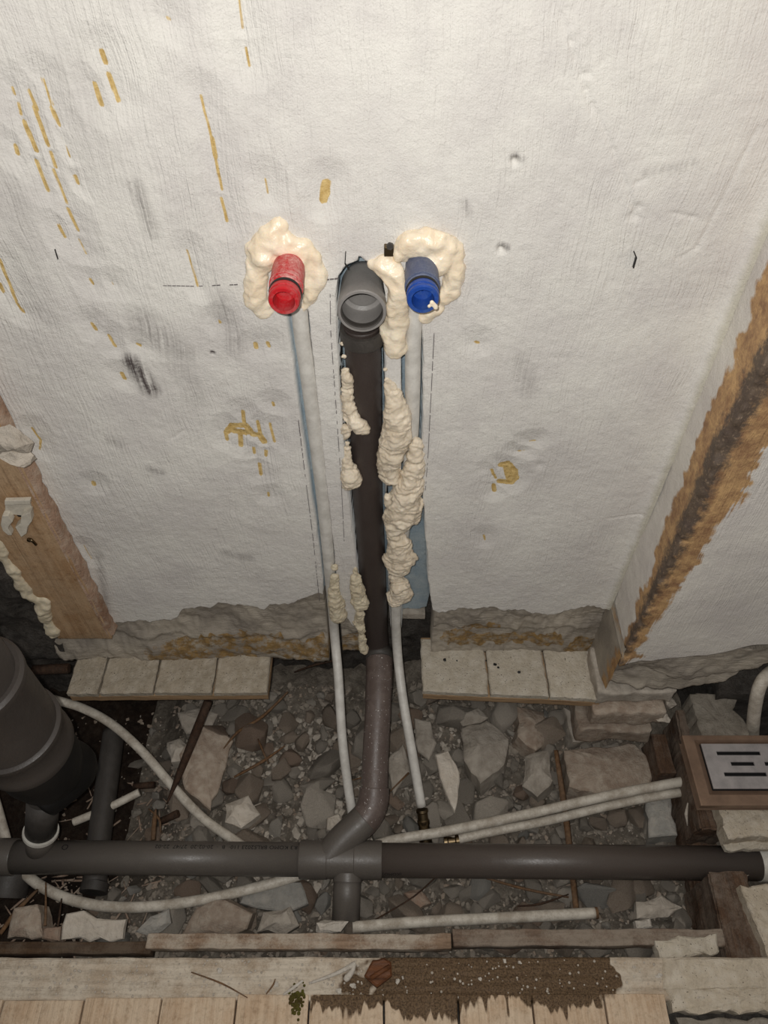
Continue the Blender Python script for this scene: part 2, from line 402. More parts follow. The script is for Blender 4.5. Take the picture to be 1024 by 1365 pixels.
def gridmesh(name, X, Y, Z, mat, parent=None, attrs=None, flip=False):
    r, c = X.shape; V = np.stack([X, Y, Z], -1).reshape(-1, 3).astype(np.float32)
    i = np.arange(r * c).reshape(r, c)
    F = np.stack([i[:-1, :-1], i[1:, :-1], i[1:, 1:], i[:-1, 1:]], -1).reshape(-1, 4)
    if flip: F = F[:, ::-1]
    me = bpy.data.meshes.new(name); me.vertices.add(len(V)); me.vertices.foreach_set('co', V.ravel())
    me.loops.add(F.size); me.loops.foreach_set('vertex_index', F.ravel().astype(np.int32))
    me.polygons.add(len(F)); me.polygons.foreach_set('loop_start', np.arange(0, F.size, 4, dtype=np.int32))
    me.polygons.foreach_set('use_smooth', np.ones(len(F), bool))
    for k in ('yellow', 'dirt', 'groove', 'joint', 'stain', 'heart'):
        a = (attrs or {}).get(k)
        if a is None: a = np.full(X.shape, 1.0 if k in ('yellow', 'stain', 'heart') else 0.0)
        at = me.attributes.new(k, 'FLOAT', 'POINT'); at.data.foreach_set('value', a.astype(np.float32).ravel())
    me.update(calc_edges=True); me.validate()
    return link(name, me, mat, parent, recenter=False)

def edge_line(pts, zs, Y=0.0):
    """x of a line on the wall (given by pixels on plane Y) for each height"""
    q = sorted((tuple((p.z, p.x)) for p in (aty(u, v, Y) for u, v in pts)))
    return np.interp(zs, [a for a, _ in q], [b for _, b in q])
def xline(pts, xs, Y=0.0):
    q = sorted((p.x, p.z) for p in (aty(u, v, Y) for u, v in pts))
    return np.interp(xs, [a for a, _ in q], [b for _, b in q])

ZTOP = .12
zr = np.concatenate([np.linspace(ZTOP, -.17, 14)[:-1], np.linspace(-.17, -1.06, 470)])
n1 = vnoise(zr, zr * 0, 130, 3) * .0022 + vnoise(zr, zr * 0, 40, 4) * .003
n2 = vnoise(zr, zr * 0, 130, 5) * .0022 + vnoise(zr, zr * 0, 40, 6) * .003
L0 = edge_line([(382, 425), (400, 560), (420, 690), (433, 800), (437, 880)], zr) + n1 * .4
L1 = edge_line([(412, 425), (426, 560), (441, 690), (452, 800), (457, 880)], zr) + n2 * .4
Cc = aty(482, 344).z
C0 = edge_line([(478, 340), (477, 347), (461, 353), (450, 368), (447, 400), (452, 520), (464, 660), (476, 760), (487, 880)], zr) + n2 * .6
C1 = edge_line([(480, 340), (487, 347), (502, 353), (511, 368), (514, 400), (513, 470), (515, 560), (516, 700), (522, 880)], zr) + n1 * .5
R0 = edge_line([(533, 425), (535, 540), (534, 700), (536, 880)], zr) + n2 * .4
R1 = edge_line([(563, 425), (565, 560), (563, 600), (567, 700), (573, 805), (577, 880)], zr) + n1 * .8
XL, XR = -.50, .3588
segs = [(np.full_like(zr, -.525), np.full_like(zr, XL), 4), (np.full_like(zr, XL), L0, 250), (L0, L1, 10), (L1, C0, 16), (C0, C1, 12), (C1, R0, 10), (R0, R1, 12), (R1, np.full_like(zr, XR), 180)]
cols, tag_ = [], []
for si, (a, b, n) in enumerate(segs):
    inner = si in (2, 4, 6)
    t = np.linspace(0, 1, n + 1)
    if inner: t = np.concatenate([[0.0], np.linspace(.05, .95, n), [1.0]])
    else: t = t[1:-1] if 1 < si < 7 or si == 7 else t[:-1]
    if si == 7: t = np.linspace(0, 1, n + 1)[1:]
    for k in t:
        cols.append(a + (b - a) * k)
        tag_.append((si, 0 if inner and k in (0.0, 1.0) else 1))
X = np.stack(cols, 1); Z = np.repeat(zr[:, None], X.shape[1], 1)
zb = xline([(-300, 832), (148, 829), (200, 827), (236, 825), (244, 814), (303, 806), (353, 811), (400, 800), (428, 793), (440, 800), (455, 812), (470, 835), (520, 838), (560, 838), (572, 838), (575, 816), (655, 810), (697, 814), (746, 819), (792, 809), (830, 812)], X[-1])
zb = zb + vnoise(X[-1], X[-1] * 0, 60, 8) * .012 + vnoise(X[-1], X[-1] * 0, 200, 9) * .005
k = np.clip((-.90 - Z) / (.16), 0, 1)
Z = Z + k * (zb[None, :] - zr[-1])
Y = np.zeros_like(X); groove = np.zeros_like(X)
topz = {2: aty(398, 412).z, 4: Cc, 6: aty(550, 412).z}; dep = {2: .018, 4: .055, 6: .040}
ridge = np.clip((aty(525, 640).z - Z) / .03 + .0, 0, 1)
for j, (si, inn) in enumerate(tag_):
    if si in dep and inn:
        m = np.clip((topz[si] - Z[:, j]) / .002, 0, 1); Y[:, j] = dep[si] * m; groove[:, j] = m
    if si == 5:
        Y[:, j] = ridge[:, j] * .04; groove[:, j] = ridge[:, j]
flat = Y < .001
Y += (vnoise(X, Z, 7, 1) * .0045 + vnoise(X, Z, 28, 2) * .0009 + vnoise(X, Z, 120, 3) * .0006 + vnoise(X, Z, 260, 7) * .0004) * np.where(flat, 1, .6)
def mark(pts, w, Yp=0.0):
    return [((lambda p: (p.x, p.z))(aty(u, v, Yp))) for u, v in pts], w * ty(pts[0][1]) / 2000
YM = [([(17, 116), (20, 125)], 4), ([(25, 137), (28, 152)], 4), ([(39, 120), (50, 145)], 5), ([(46, 142), (65, 193)], 6), ([(33, 162), (49, 200)], 6), ([(57, 104), (70, 139)], 4),
      ([(69, 143), (79, 165)], 6), ([(76, 168), (94, 208)], 2), ([(21, 194), (24, 204)], 6), ([(49, 214), (65, 253)], 5), ([(68, 202), (75, 222)], 5), ([(72, 225), (90, 270)], 4),
      ([(91, 277), (105, 306)], 5), ([(100, 233), (104, 243)], 5), ([(79, 299), (87, 315)], 5), ([(106, 317), (115, 337)], 2.5), ([(136, 68), (141, 82)], 8), ([(145, 98), (158, 132)], 7),
      ([(127, 111), (136, 138)], 7), ([(268, 127), (280, 175), (288, 215), (296, 252)], 3.5), ([(283, 185), (287, 208)], 6), ([(295, 264), (303, 294)], 4.5), ([(319, -5), (324, 38)], 3), ([(328, 64), (333, 88)], 3.5),
      ([(354, 238), (357, 257)], 3.5), ([(250, 332), (264, 380)], 3.5), ([(434, 244), (431, 266)], 12), ([(438, 242), (437, 258)], 8), ([(0, 345), (22, 400)], 4.5), ([(22, 402), (32, 415)], 4), ([(0, 377), (5, 388)], 5),
      ([(121, 371), (125, 377)], 4), ([(123, 430), (128, 438)], 5), ([(145, 446), (154, 461)], 4), ([(183, 458), (187, 460)], 4), ([(162, 498), (166, 505)], 6), ([(341, 458), (342, 463)], 6),
      ([(357, 456), (359, 461)], 5), ([(293, 427), (294, 429)], 4), ([(302, 577), (309, 568), (328, 567), (336, 579), (346, 580), (352, 589)], 9), ([(312, 575), (328, 577)], 10), ([(324, 549), (325, 562)], 6),
      ([(320, 578), (321, 594)], 7), ([(301, 578), (303, 586)], 6), ([(343, 562), (347, 578)], 5), ([(360, 565), (366, 589)], 3.5), ([(338, 597), (339, 604)], 4), ([(355, 601), (355, 607)], 5),
      ([(346, 618), (348, 632)], 5), ([(358, 656), (358, 660)], 4), ([(125, 642), (126, 645)], 6), ([(364, 537), (365, 541)], 4), ([(668, 619), (677, 617), (686, 627), (688, 637), (682, 643), (666, 641)], 9),
      ([(676, 622), (680, 638)], 11), ([(655, 625), (661, 637)], 4), ([(658, 646), (659, 654)], 6), ([(706, 587), (713, 586)], 3), ([(690, 601), (699, 600)], 2.5), ([(634, 456), (638, 457)], 4),
      ([(42, 571), (54, 587), (53, 599)], 3.5), ([(111, 727), (122, 746)], 2), ([(645, 712), (646, 718)], 3), ([(150, 375), (152, 379)], 2), ([(223, 23), (225, 26)], 4)]
yel = np.full_like(X, 1.0)
for pts, w in YM:
    P, hw = mark(pts, w)
    if len(P) > 1:
        for a, b in zip(P, P[1:]): yel = np.minimum(yel, seg_dist(X, Z, a, b) - hw)
yel = np.minimum(yel, .02)
dirt = np.zeros_like(X)
for (a, b, r, s) in [((176, 482), (200, 520), 16, 1.4), ((180, 245), (205, 310), 14, .55), ((190, 425), (240, 470), 26, .5), ((295, 400), (315, 465), 22, .4), ((150, 588), (160, 592), 12, .4), ((200, 625), (215, 630), 8, .6), ((15, 255), (60, 420), 30, .22),
                     ((100, 60), (150, 240), 40, .15), ((620, 270), (625, 285), 8, .4), ((694, 480), (705, 520), 18, .3), ((240, 490), (260, 530), 22, .35), ((860, 230), (925, 215), 8, .3), ((686, 208), (694, 212), 7, .9), ((668, 326), (676, 330), 6, .9), ((282, 470), (285, 470), 3, 1.5), ((130, 740), (145, 815), 7, .5), ((300, 738), (330, 745), 10, .4)]:
    P, hw = mark([a, b], r * 2)
    dirt = np.maximum(dirt, s * np.clip(1.15 - seg_dist(X, Z, P[0], P[1]) / hw, 0, 1))
for (u, v, r, d) in [(686, 215, 5, .006), (668, 333, 5, .006), (784, 98, 5, .002), (780, 120, 4, .002), (283, 470, 3, .003), (720, 620, 6, .002), (850, 275, 5, .002), (845, 290, 6, .002)]:
    p = aty(u, v); rr = r * ty(v) / 1000
    g = np.exp(-((X - p.x) ** 2 + (Z - p.z) ** 2) / (rr * rr)); Y += d * .8 * g
    g2 = np.exp(-((np.hypot(X - p.x, Z - p.z) - rr * 1.9) / (rr * .6)) ** 2); Y -= d * .05 * g2
for pts in ([(737, 0), (760, 55), (775, 100), (790, 140), (818, 200), (850, 290)], [(780, 130), (790, 150)], [(893, 283), (928, 290)], [(590, 350), (600, 345)], [(848, 245), (860, 240)], [(840, 288), (855, 275)], [(812, 690), (858, 683)], [(905, 345), (930, 330), (1010, 170)], [(230, 585), (245, 575)]):
    P = [(lambda p: (p.x, p.z))(aty(u, v)) for u, v in pts]
    for a, b in zip(P, P[1:]): Y += .0012 * np.exp(-(seg_dist(X, Z, a, b) / .0018) ** 2)
jd = np.abs(X - XR); joint = np.clip(1 - jd / .016, 0, 1) * (X > .3)
Y -= np.exp(-(jd / .011) ** 2) * .006
# lip of the plaster, going back a little at its lower edge
X = np.vstack([X, X[-1:]]); Z = np.vstack([Z, Z[-1:] - .0006]); Y = np.vstack([Y, Y[-1:] + .016])
pad = lambda a: np.vstack([a, a[-1:]])
wall = gridmesh('wall_back', X, Y, Z, MT['plaster'], attrs=dict(yellow=pad(yel), dirt=pad(dirt), groove=pad(groove), joint=pad(joint)))
props(wall, 'painted plaster wall with three pipe chases cut into it', kind='structure')

# pencil setting-out lines and knife marks: thin dark strokes lying on the plaster
def stroke(name, pts, w, mat, parent, dash=None, Yp=0.0, off=.0025):
    bm = bmesh.new(); P = [aty(u, v, Yp) for u, v in pts]; L = 0
    for a, b in zip(P, P[1:]):
        d = b - a; n = max(1, int(d.length / .004)); 
        for i in range(n):
            if dash and random.random() < dash: continue
            p, q = a.lerp(b, i / n), a.lerp(b, (i + .85) / n if dash else (i + 1) / n)
            s = Vector((-(q - p).z, 0, (q - p).x)).normalized() * w / 2
            o = Vector((0, -off, 0)); o2 = Vector((0, .001, 0))
            vs = [bm.verts.new(c) for c in (p - s + o, p + s + o, q + s + o, q - s + o, p - s + o2, p + s + o2, q + s + o2, q - s + o2)]
            for f in ((0, 1, 2, 3), (4, 5, 1, 0), (5, 6, 2, 1), (6, 7, 3, 2), (7, 4, 0, 3)): bm.faces.new([vs[c] for c in f])
    return props(frombm(name, bm, mat, parent), kind='stuff')
stroke('pencil_line', [(398, 560), (408, 640), (418, 720), (426, 800)], .0006, MT['pencil'], wall, .25)
stroke('pencil_line', [(440, 372), (441, 440), (448, 540), (455, 640), (459, 720)], .0006, MT['pencil'], wall, .35)
stroke('pencil_line', [(579, 440), (575, 520), (571, 600), (567, 655)], .0006, MT['pencil'], wall, .2)
stroke('pencil_line', [(212, 379), (260, 380), (318, 378)], .0005, MT['pencil'], wall, .3)
stroke('pencil_line', [(434, 372), (452, 370)], .0005, MT['pencil'], wall, .2)
stroke('scratch_mark', [(845, 335), (848, 342), (844, 356)], .0011, MT['ink'], wall)
stroke('scratch_mark', [(74, 331), (78, 344)], .0009, MT['ink'], wall)
stroke('scratch_mark', [(461, 335), (460, 350), (465, 358)], .0009, MT['ink'], wall)
stroke('scratch_mark', [(992, 362), (986, 375)], .0011, MT['ink'], wall)

# ------------------------------------------------------------ rough base of the back wall, below the ragged plaster edge
def base_band(name, x0, x1, ztop, zbot, Yp, ymarks, nx, nz, parent=None, mat='base', lay=None, seed=1, fill=.008):
    xs = np.linspace(x0, x1, nx); k = np.linspace(0, 1, nz)[:, None]
    X = np.repeat(xs[None, :], nz, 0); Z = ztop + (zbot - ztop) * k + 0 * X
    Y = Yp + vnoise(X, Z, 22, seed) * .009 + vnoise(X, Z, 70, seed + 1) * .005 + vnoise(X, Z, 180, seed + 2) * .0035
    kk = np.clip((-1.045 - Z) / .085, 0, 1); Y -= fill * kk * kk * (3 - 2 * kk)
    if lay is not None:
        zl = lay + vnoise(X, X * 0, 40, seed) * .016
        Y += np.clip((zl - Z) / .004, 0, 1) * .006
    Z[-1] += vnoise(X[-1], X[-1] * 0, 60, seed) * .012
    yel = np.full_like(X, 1.0)
    for pts, w in ymarks:
        P, hw = mark(pts, w, Yp)
        for a, b in zip(P, P[1:]): yel = np.minimum(yel, seg_dist(X, Z, a, b) - hw + vnoise(X, Z, 130, 5) * .012 + vnoise(X, Z, 60, 6) * .012)
    yel = np.minimum(yel, .02)
    X = np.vstack([X, X[-1:]]); Y = np.vstack([Y, Y[-1:] + .05]); Z = np.vstack([Z, Z[-1:] - .001]); yel = pad(yel)
    # side returns
    X = np.hstack([X[:, :1], X, X[:, -1:]]); Z = np.hstack([Z[:, :1], Z, Z[:, -1:]]); Y = np.hstack([Y[:, :1] + .05, Y, Y[:, -1:] + .05]); yel = np.hstack([yel[:, :1], yel, yel[:, -1:]])
    return gridmesh(name, X, Y, Z, MT[mat], parent, dict(yellow=yel))
base_band('base_render', -.56, aty(437, 850).x, -.93, -1.152, .008, [([(215, 862), (260, 850), (330, 848), (372, 850)], 34), ([(250, 860), (330, 862)], 22), ([(372, 853), (400, 858), (428, 855)], 38)], 200, 50, wall, lay=-1.085, fill=.022)
base_band('base_render', aty(455, 850).x, aty(486, 850).x, -.97, -1.148, .010, [([(455, 856), (490, 856)], 40)], 20, 40, wall, lay=-1.085, seed=4)
base_band('base_render', aty(577, 850).x, XR, -.96, -1.152, .008, [([(600, 848), (640, 852), (700, 850), (740, 852)], 26), ([(770, 858), (800, 856)], 34), ([(620, 836), (660, 835)], 9)], 170, 50, wall, lay=-1.072, seed=7)
# dark masonry below and behind
def masonry(name, x0, x1, z0, z1, Yp, nx, nz, seed, label, mat='darkwall'):
    xs = np.linspace(x0, x1, nx); X = np.repeat(xs[None, :], nz, 0); Z = np.repeat(np.linspace(z1, z0, nz)[:, None], nx, 1)
    Y = Yp + vnoise(X, Z, 16, seed) * .03 + vnoise(X, Z, 50, seed + 1) * .015 + vnoise(X, Z, 140, seed + 2) * .005
    return props(gridmesh(name, X, Y, Z, MT[mat]), label, kind='structure')
masonry('wall_foundation', -1.0, .95, -1.5, -1.08, .085, 240, 60, 21, 'dark rough masonry under the plastered wall')
masonry('wall_left', -1.1, -.545, -1.16, .12, -.002, 80, 120, 31, 'dark soiled masonry to the left of the pine stud')

# ------------------------------------------------------------ boxed duct on the right (return face, corner with the rust stain, front face)
DP = .093
nz = 330; zs = np.linspace(ZTOP, -1.02, nz)
prof = [(XR + .0, .012, 0)] ; kx = []
for t in np.linspace(0, 1, 46)[:-1]: kx.append((XR, .006 - t * (DP + .003), 'r'))
for a in np.linspace(0, math.pi / 2, 5)[:-1]: kx.append((XR + .003 - .003 * math.cos(a), -DP + .003 - .003 * math.sin(a), 'c'))
for t in np.linspace(0, 1, 120): kx.append((XR + .003 + t * .30, -DP, 'f'))
for t in np.linspace(0, 1, 5)[1:]: kx.append((XR + .303 + t * .4, -DP, 'f'))
arc = [0]
for p, q in zip(kx, kx[1:]): arc.append(arc[-1] + math.hypot(q[0] - p[0], q[1] - p[1]))
corner = arc[46]; U = np.array(arc) - corner
X = np.repeat(np.array([p[0] for p in kx])[None, :], nz, 0); Y = np.repeat(np.array([p[1] for p in kx])[None, :], nz, 0); Z = np.repeat(zs[:, None], len(kx), 1)
zb = xline([(700, 889), (826, 889), (850, 884), (880, 879), (940, 875), (1000, 862), (1200, 858)], X[-1], -DP) + vnoise(X[-1], X[-1] * 0, 50, 8) * .010
Z = Z + np.clip((-.92 - Z) / .10, 0, 1) * (zb[None, :] - zs[-1])
UU = np.repeat(U[None, :], nz, 0)
r1 = vnoise(UU, Z, 7, 41) * .0035 + vnoise(UU, Z, 32, 42) * .001 + vnoise(UU, Z, 130, 43) * .0006
nearc = np.exp(-(UU / .012) ** 2)
rough_c = nearc * (vnoise(UU, Z, 45, 44) * .010 + vnoise(UU, Z, 150, 45) * .005)
ret = np.array([p[2] == 'r' for p in kx])[None, :]
X = X + np.where(ret, -r1, 0) + rough_c * .7; Y = Y + np.where(ret, 0, r1) + rough_c * .7
wl = np.interp(-Z, [-.1, .3, .45, .62, .8, .95, 1.03], [.075, .066, .060, .052, .034, .022, .014])
wr = np.interp(-Z, [-.1, .3, .45, .62, .8, .95, 1.03], [.060, .058, .052, .046, .034, .026, .016])
stain = np.where(UU < 0, -UU - wl, UU - wr) + vnoise(UU * .4, Z, 110, 46) * .012 + vnoise(UU * .7, Z, 40, 47) * .016 + vnoise(UU * .7, Z, 14, 49) * .010
heart = np.abs(UU + .003) - np.interp(-Z, [.2, .6, .72, .95, 1.05], [.013, .011, .007, .004, .003]) + vnoise(UU, Z, 90, 48) * .012
jt = np.clip(1 - (UU + DP) / .014, 0, 1) * (UU < 0)
X = np.vstack([X, X[-1:]]); Z = np.vstack([Z, Z[-1:] - .0006]); Y = np.vstack([Y, Y[-1:] + .016])
duct = gridmesh('wall_right', X, Y, Z, MT['duct'], attrs=dict(stain=pad(stain), heart=pad(heart), joint=pad(jt)))
props(duct, 'boxed plaster duct with rust stained corner', kind='structure')
# crumbling base of the duct
def duct_base():
    xs = np.linspace(XR + .0, .95, 150); nzz = 40
    X = np.repeat(xs[None, :], nzz, 0)
    bot = xline([(700, 918), (815, 918), (880, 923), (950, 920), (975, 912), (990, 903), (1010, 905), (1040, 890), (1300, 890)], xs, -DP)
    Z = -.98 + (bot[None, :] + .98) * np.linspace(0, 1, nzz)[:, None]
    Y = -DP + .006 + vnoise(X, Z, 20, 51) * .016 + vnoise(X, Z, 60, 52) * .007 + vnoise(X, Z, 160, 53) * .003
    zl = xline([(815, 905), (850, 895), (900, 908), (960, 906), (1024, 893)], xs, -DP)[None, :] + vnoise(X, X * 0, 50, 54) * .01
    Y += np.clip((zl - Z) / .003, 0, 1) * .007
    X = np.hstack([X[:, :1], X]); Z = np.hstack([Z[:, :1], Z]); Y = np.hstack([Y[:, :1] * 0 + .04, Y])
    X = np.vstack([X, X[-1:]]); Y = np.vstack([Y, Y[-1:] + .10]); Z = np.vstack([Z, Z[-1:]])
    st = np.where(X < XR + .010, .004, .05) + vnoise(X, Z, 60, 55) * .02
    gridmesh('base_render', X, Y, Z, MT['base'], duct, dict(stain=st))
duct_base()
gridmesh('base_render', *[np.array(a) for a in ([[XR - .001, XR - .001], [XR - .001, XR - .001]], [[.01, -DP + .004], [.01, -DP + .004]], [[-1.0, -1.0], [-1.15, -1.105]])], MT['base'], duct, dict(stain=np.array([[.02, -.006], [.02, -.006]])))

# ------------------------------------------------------------ pine stud on the left with its fixings and foam
SY = -.022
sb = [(aty(75, 849, SY).x), (aty(147, 847, SY).x)]
st = thing('wall_stud', (sum(sb) / 2, SY / 2, -1.062), 'bare pine stud standing against the wall beside the dark soiled masonry', 'timber')
box('stud_body', sb[0], sb[1], SY, -.001, -1.062, .1, MT['stud'], st, rough=.0012, cut=.03)
xr_ = [(aty(149, 848, -.01).x)]
def filler():
    bm = bmesh.new(); n = 90; prev = None
    for i in range(n):
        z = -1.055 + i * (1.1) / (n - 1); w = .0045 + .005 * noise.noise(Vector((z * 20, 3, 1))) + .004 * noise.noise(Vector((z * 80, 3, 1)))
        row = [bm.verts.new(c) for c in ((sb[1] - .004, -.0235 + .002 * noise.noise(Vector((z * 60, 0, 0))), z), (sb[1] + .004, -.018, z), (sb[1] + max(w, .0015), -.001, z))]
        if prev:
            for a in (0, 1): bm.faces.new((prev[a], prev[a + 1], row[a + 1], row[a]))
        prev = row
    return frombm('filler_strip', bm, stony('pinkish_filler', (190, 160, 138), (150, 118, 96), (200, 184, 166), .4, rnd=0, coord='Position'), st, smooth=True)
filler()
def rock_bm(r, seed, flat=1.0, npts=18, sub=0):
    rnd = random.Random(seed); bm = bmesh.new()
    for _ in range(npts):
        v = Vector((rnd.gauss(0, 1), rnd.gauss(0, 1), rnd.gauss(0, 1))).normalized() * rnd.uniform(.75, 1.0)
        bm.verts.new((v.x * r[0], v.y * r[1], v.z * r[2]))
    res = bmesh.ops.convex_hull(bm, input=bm.verts)
    dead = [g for g in res['geom_interior'] if isinstance(g, bmesh.types.BMVert)] + [g for g in res['geom_unused'] if isinstance(g, bmesh.types.BMVert)]
    bmesh.ops.delete(bm, geom=list(set(dead)), context='VERTS')
    if sub:
        bmesh.ops.subdivide_edges(bm, edges=bm.edges[:], cuts=sub, use_grid_fill=True)
        bmesh.ops.triangulate(bm, faces=bm.faces[:])
        for v in bm.verts: v.co += noise.noise_vector(v.co * 90 + Vector((seed, 0, 0))) * min(r) * .16 + noise.noise_vector(v.co * 260 + Vector((seed, 0, 0))) * min(r) * .06
    return bm
def rock(name, c, r, seed, mat, rot=0, tilt=(0, 0), sub=2, parent=None, npts=18):
    bm = rock_bm(r, seed, npts=npts, sub=sub)
    bmesh.ops.rotate(bm, verts=bm.verts, cent=(0, 0, 0), matrix=Matrix.Rotation(rot, 3, 'Z') @ Matrix.Rotation(tilt[0], 3, 'X') @ Matrix.Rotation(tilt[1], 3, 'Y'))
    bmesh.ops.translate(bm, verts=bm.verts, vec=c)
    return frombm(name, bm, mat, parent, smooth=False)
lump = thing('mortar_lump', aty(20, 605, -.03), 'pale broken mortar lump stuck across the upper pine stud', 'rubble')
rock('lump_body', aty(14, 590, -.035), (.026, .016, .032), 3, MT['r_pale'], parent=lump, tilt=(.2, .3))
rock('lump_body', aty(24, 612, -.034), (.024, .016, .030), 9, MT['r_pale'], parent=lump, tilt=(.5, .2))
# broken pipe clip: plate and two curved jaws
cl = thing('pipe_clip', aty(25, 690, SY), 'broken off-white plastic pipe clip screwed to the pine stud', 'pipe clip')
def outline_plate(name, pts, Yp, th, mat, parent, bev=.001):
    bm = bmesh.new(); a = [bm.verts.new(aty(u, v, Yp)) for u, v in pts]; f = bm.faces.new(a)
    r = bmesh.ops.extrude_face_region(bm, geom=[f]); vs = [g for g in r['geom'] if isinstance(g, bmesh.types.BMVert)]
    bmesh.ops.translate(bm, verts=vs, vec=(0, -th, 0))
    bmesh.ops.recalc_face_normals(bm, faces=bm.faces)
    if bev: bmesh.ops.bevel(bm, geom=list(bm.edges), offset=bev, segments=2, affect='EDGES', profile=.6)
    return frombm(name, bm, mat, parent)
outline_plate('clip_base', [(8, 664), (40, 663), (44, 678), (36, 685), (8, 682)], SY + .001, .004, MT['clip'], cl)
outline_plate('clip_bar', [(8, 663), (42, 662), (42, 668), (8, 669)], SY - .003, .006, MT['clip'], cl)
outline_plate('clip_jaw', [(6, 680), (14, 680), (20, 688), (15, 694), (14, 698), (19, 706), (14, 706), (7, 700), (4, 692)], SY - .001, .010, MT['clip'], cl)
outline_plate('clip_jaw', [(32, 678), (44, 674), (46, 686), (40, 694), (39, 702), (32, 707), (24, 694), (31, 689)], SY - .001, .012, MT['clip'], cl)
lathe('screw_hole', [(0, .003), (.0015, .003), (.0018, .001)], aty(26, 686, SY - .001), (0, -1, 0), MT['black'], cl, 12)
cl2 = thing('screw_stub', aty(42, 721, SY), 'small bent grey screw stub low in the pine stud', 'screw')
tube('screw_shank', [aty(38, 718, SY), aty(42, 720, SY - .006), aty(48, 726, SY - .004)], .002, MT['brass'], cl2, 10)
lathe('screw_head', [(0, .004), (.0015, .0042), (.002, .002)], aty(40, 719, SY), (.3, -1, 0), MT['brass'], cl2, 14)

# ------------------------------------------------------------ foam
def foam_mesh(blobs, voxel=.0015, amp=.0030, seed=0, band=0.0, smooth=10):
    bm = bmesh.new()
    full = []
    for i, b in enumerate(blobs):
        full.append(b)
        if i + 1 < len(blobs):
            q = blobs[i + 1]; dd = math.hypot(b[0] - q[0], b[1] - q[1])
            if dd < (b[2] + q[2]) * 1.25:
                for k in (.25, .5, .75): full.append(tuple(b[j] + (q[j] - b[j]) * k for j in range(4)))
    for b in full:
        u, v, r, Yp = b[:4]; sc = (1, .8, 1)
        c = aty(u, v, Yp); R = r * ty(v, Yp) / 1000
        bmesh.ops.create_icosphere(bm, subdivisions=3, radius=1, matrix=Matrix.Translation(c) @ Matrix.Diagonal((R * sc[0], R * sc[1], R * sc[2] * 1.1, 1)))
    me = bpy.data.meshes.new('tmp'); bm.to_mesh(me); bm.free()
    o = bpy.data.objects.new('tmp', me); COL.objects.link(o)
    m = o.modifiers.new('r', 'REMESH'); m.mode = 'VOXEL'; m.voxel_size = voxel
    s = o.modifiers.new('s', 'SMOOTH'); s.iterations = smooth; s.factor = .5
    dg = bpy.context.evaluated_depsgraph_get(); ev = o.evaluated_get(dg)
    out = bpy.data.meshes.new_from_object(ev); bpy.data.objects.remove(o); bpy.data.meshes.remove(me)
    N = [v.normal.copy() for v in out.vertices]; sd = Vector((seed * 3.3, seed, 0))
    for v, n in zip(out.vertices, N):
        p = v.co
        d = noise.noise(p * 38 + sd) * 1.5 + noise.noise(p * 95 + sd) * .7 - abs(noise.noise(p * 70 + sd * 2)) * .9 + noise.noise(p * 230 + sd) * .16
        if band: d += band * .75 * noise.noise(Vector((p.x * 45, p.y * 60, p.z * 190 + noise.noise(p * 45) * 3)) + sd) + .35 * noise.noise(p * 330 + sd)
        v.co = p + n * d * amp
    return out
def foam(name, label, blobs, mat='foam', group='blobs of cured foam along the pipes', **kw):
    me = foam_mesh(blobs, **kw)
    o = link(name, me, MT[mat], smooth=True)
    return props(o, label, 'foam', group)
foam('foam_collar', 'glossy cream foam collar bulging round the red plug', [(345, 332, 20, 0), (358, 318, 20, 0), (371, 302, 11, 0), (370, 294, 7, 0), (385, 325, 17, 0), (402, 332, 18, 0), (417, 348, 15, 0), (423, 372, 14, 0), (417, 392, 12, 0), (407, 406, 7, 0),
     (403, 414, 4, 0), (342, 356, 18, -.002), (341, 380, 17, 0), (343, 402, 15, 0), (347, 416, 10, 0), (360, 410, 10, 0), (350, 345, 20, -.004), (400, 350, 14, -.004), (404, 374, 14, 0), (372, 326, 18, 0)], seed=1)
foam('foam_collar', 'glossy cream foam bulging over and round the blue plug', [(546, 325, 19, 0), (566, 322, 19, -.004), (588, 325, 19, -.004), (603, 340, 18, 0), (608, 362, 17, 0), (602, 382, 16, 0), (590, 392, 14, 0), (585, 345, 22, -.002), (535, 340, 13, 0), (580, 412, 13, 0), (572, 424, 9, 0), (566, 418, 10, 0)], seed=2)
foam('foam_blob', 'pale foam tongue squeezed between grey drain socket and blue plug', [(519, 340, 8, 0), (508, 352, 13, -.002), (520, 358, 15, -.004), (528, 372, 16, -.006), (531, 388, 16, -.006), (530, 402, 15, -.004), (528, 420, 17, 0), (526, 440, 19, .002), (527, 456, 19, .002), (524, 466, 14, .002), (497, 351, 7, 0)], seed=3)
foam('foam_strip', 'narrow pale foam strip left of the black pipe, just below the socket', [(456, 458, 4, .002), (458, 475, 6, .002), (461, 495, 8, .002), (463, 515, 9, .002), (464, 535, 10, .002), (466, 553, 11, .002), (474, 564, 11, -.004), (482, 570, 9, -.004), (487, 574, 5, -.004), (462, 570, 7, .002), (461, 582, 5, .004)], 'foam_old', seed=4, band=1)
foam('foam_blob', 'tapered foam drip left of the black pipe, halfway down', [(462, 592, 5, .002), (463, 606, 7, .002), (465, 620, 9, 0), (467, 633, 12, 0), (469, 644, 12, 0), (464, 647, 10, 0)], 'foam_old', seed=5, band=1)
foam('foam_blob', 'large wrinkled foam lump right of the black pipe, uppermost of its column', [(514, 492, 4, 0), (517, 508, 7, 0), (522, 523, 10, 0), (527, 538, 14, -.002), (529, 556, 18, -.004), (531, 573, 20, -.006), (525, 590, 21, -.006), (521, 606, 19, -.006), (518, 622, 15, -.002), (521, 634, 14, -.002), (516, 633, 12, 0)], 'foam_old', seed=6, band=.8)
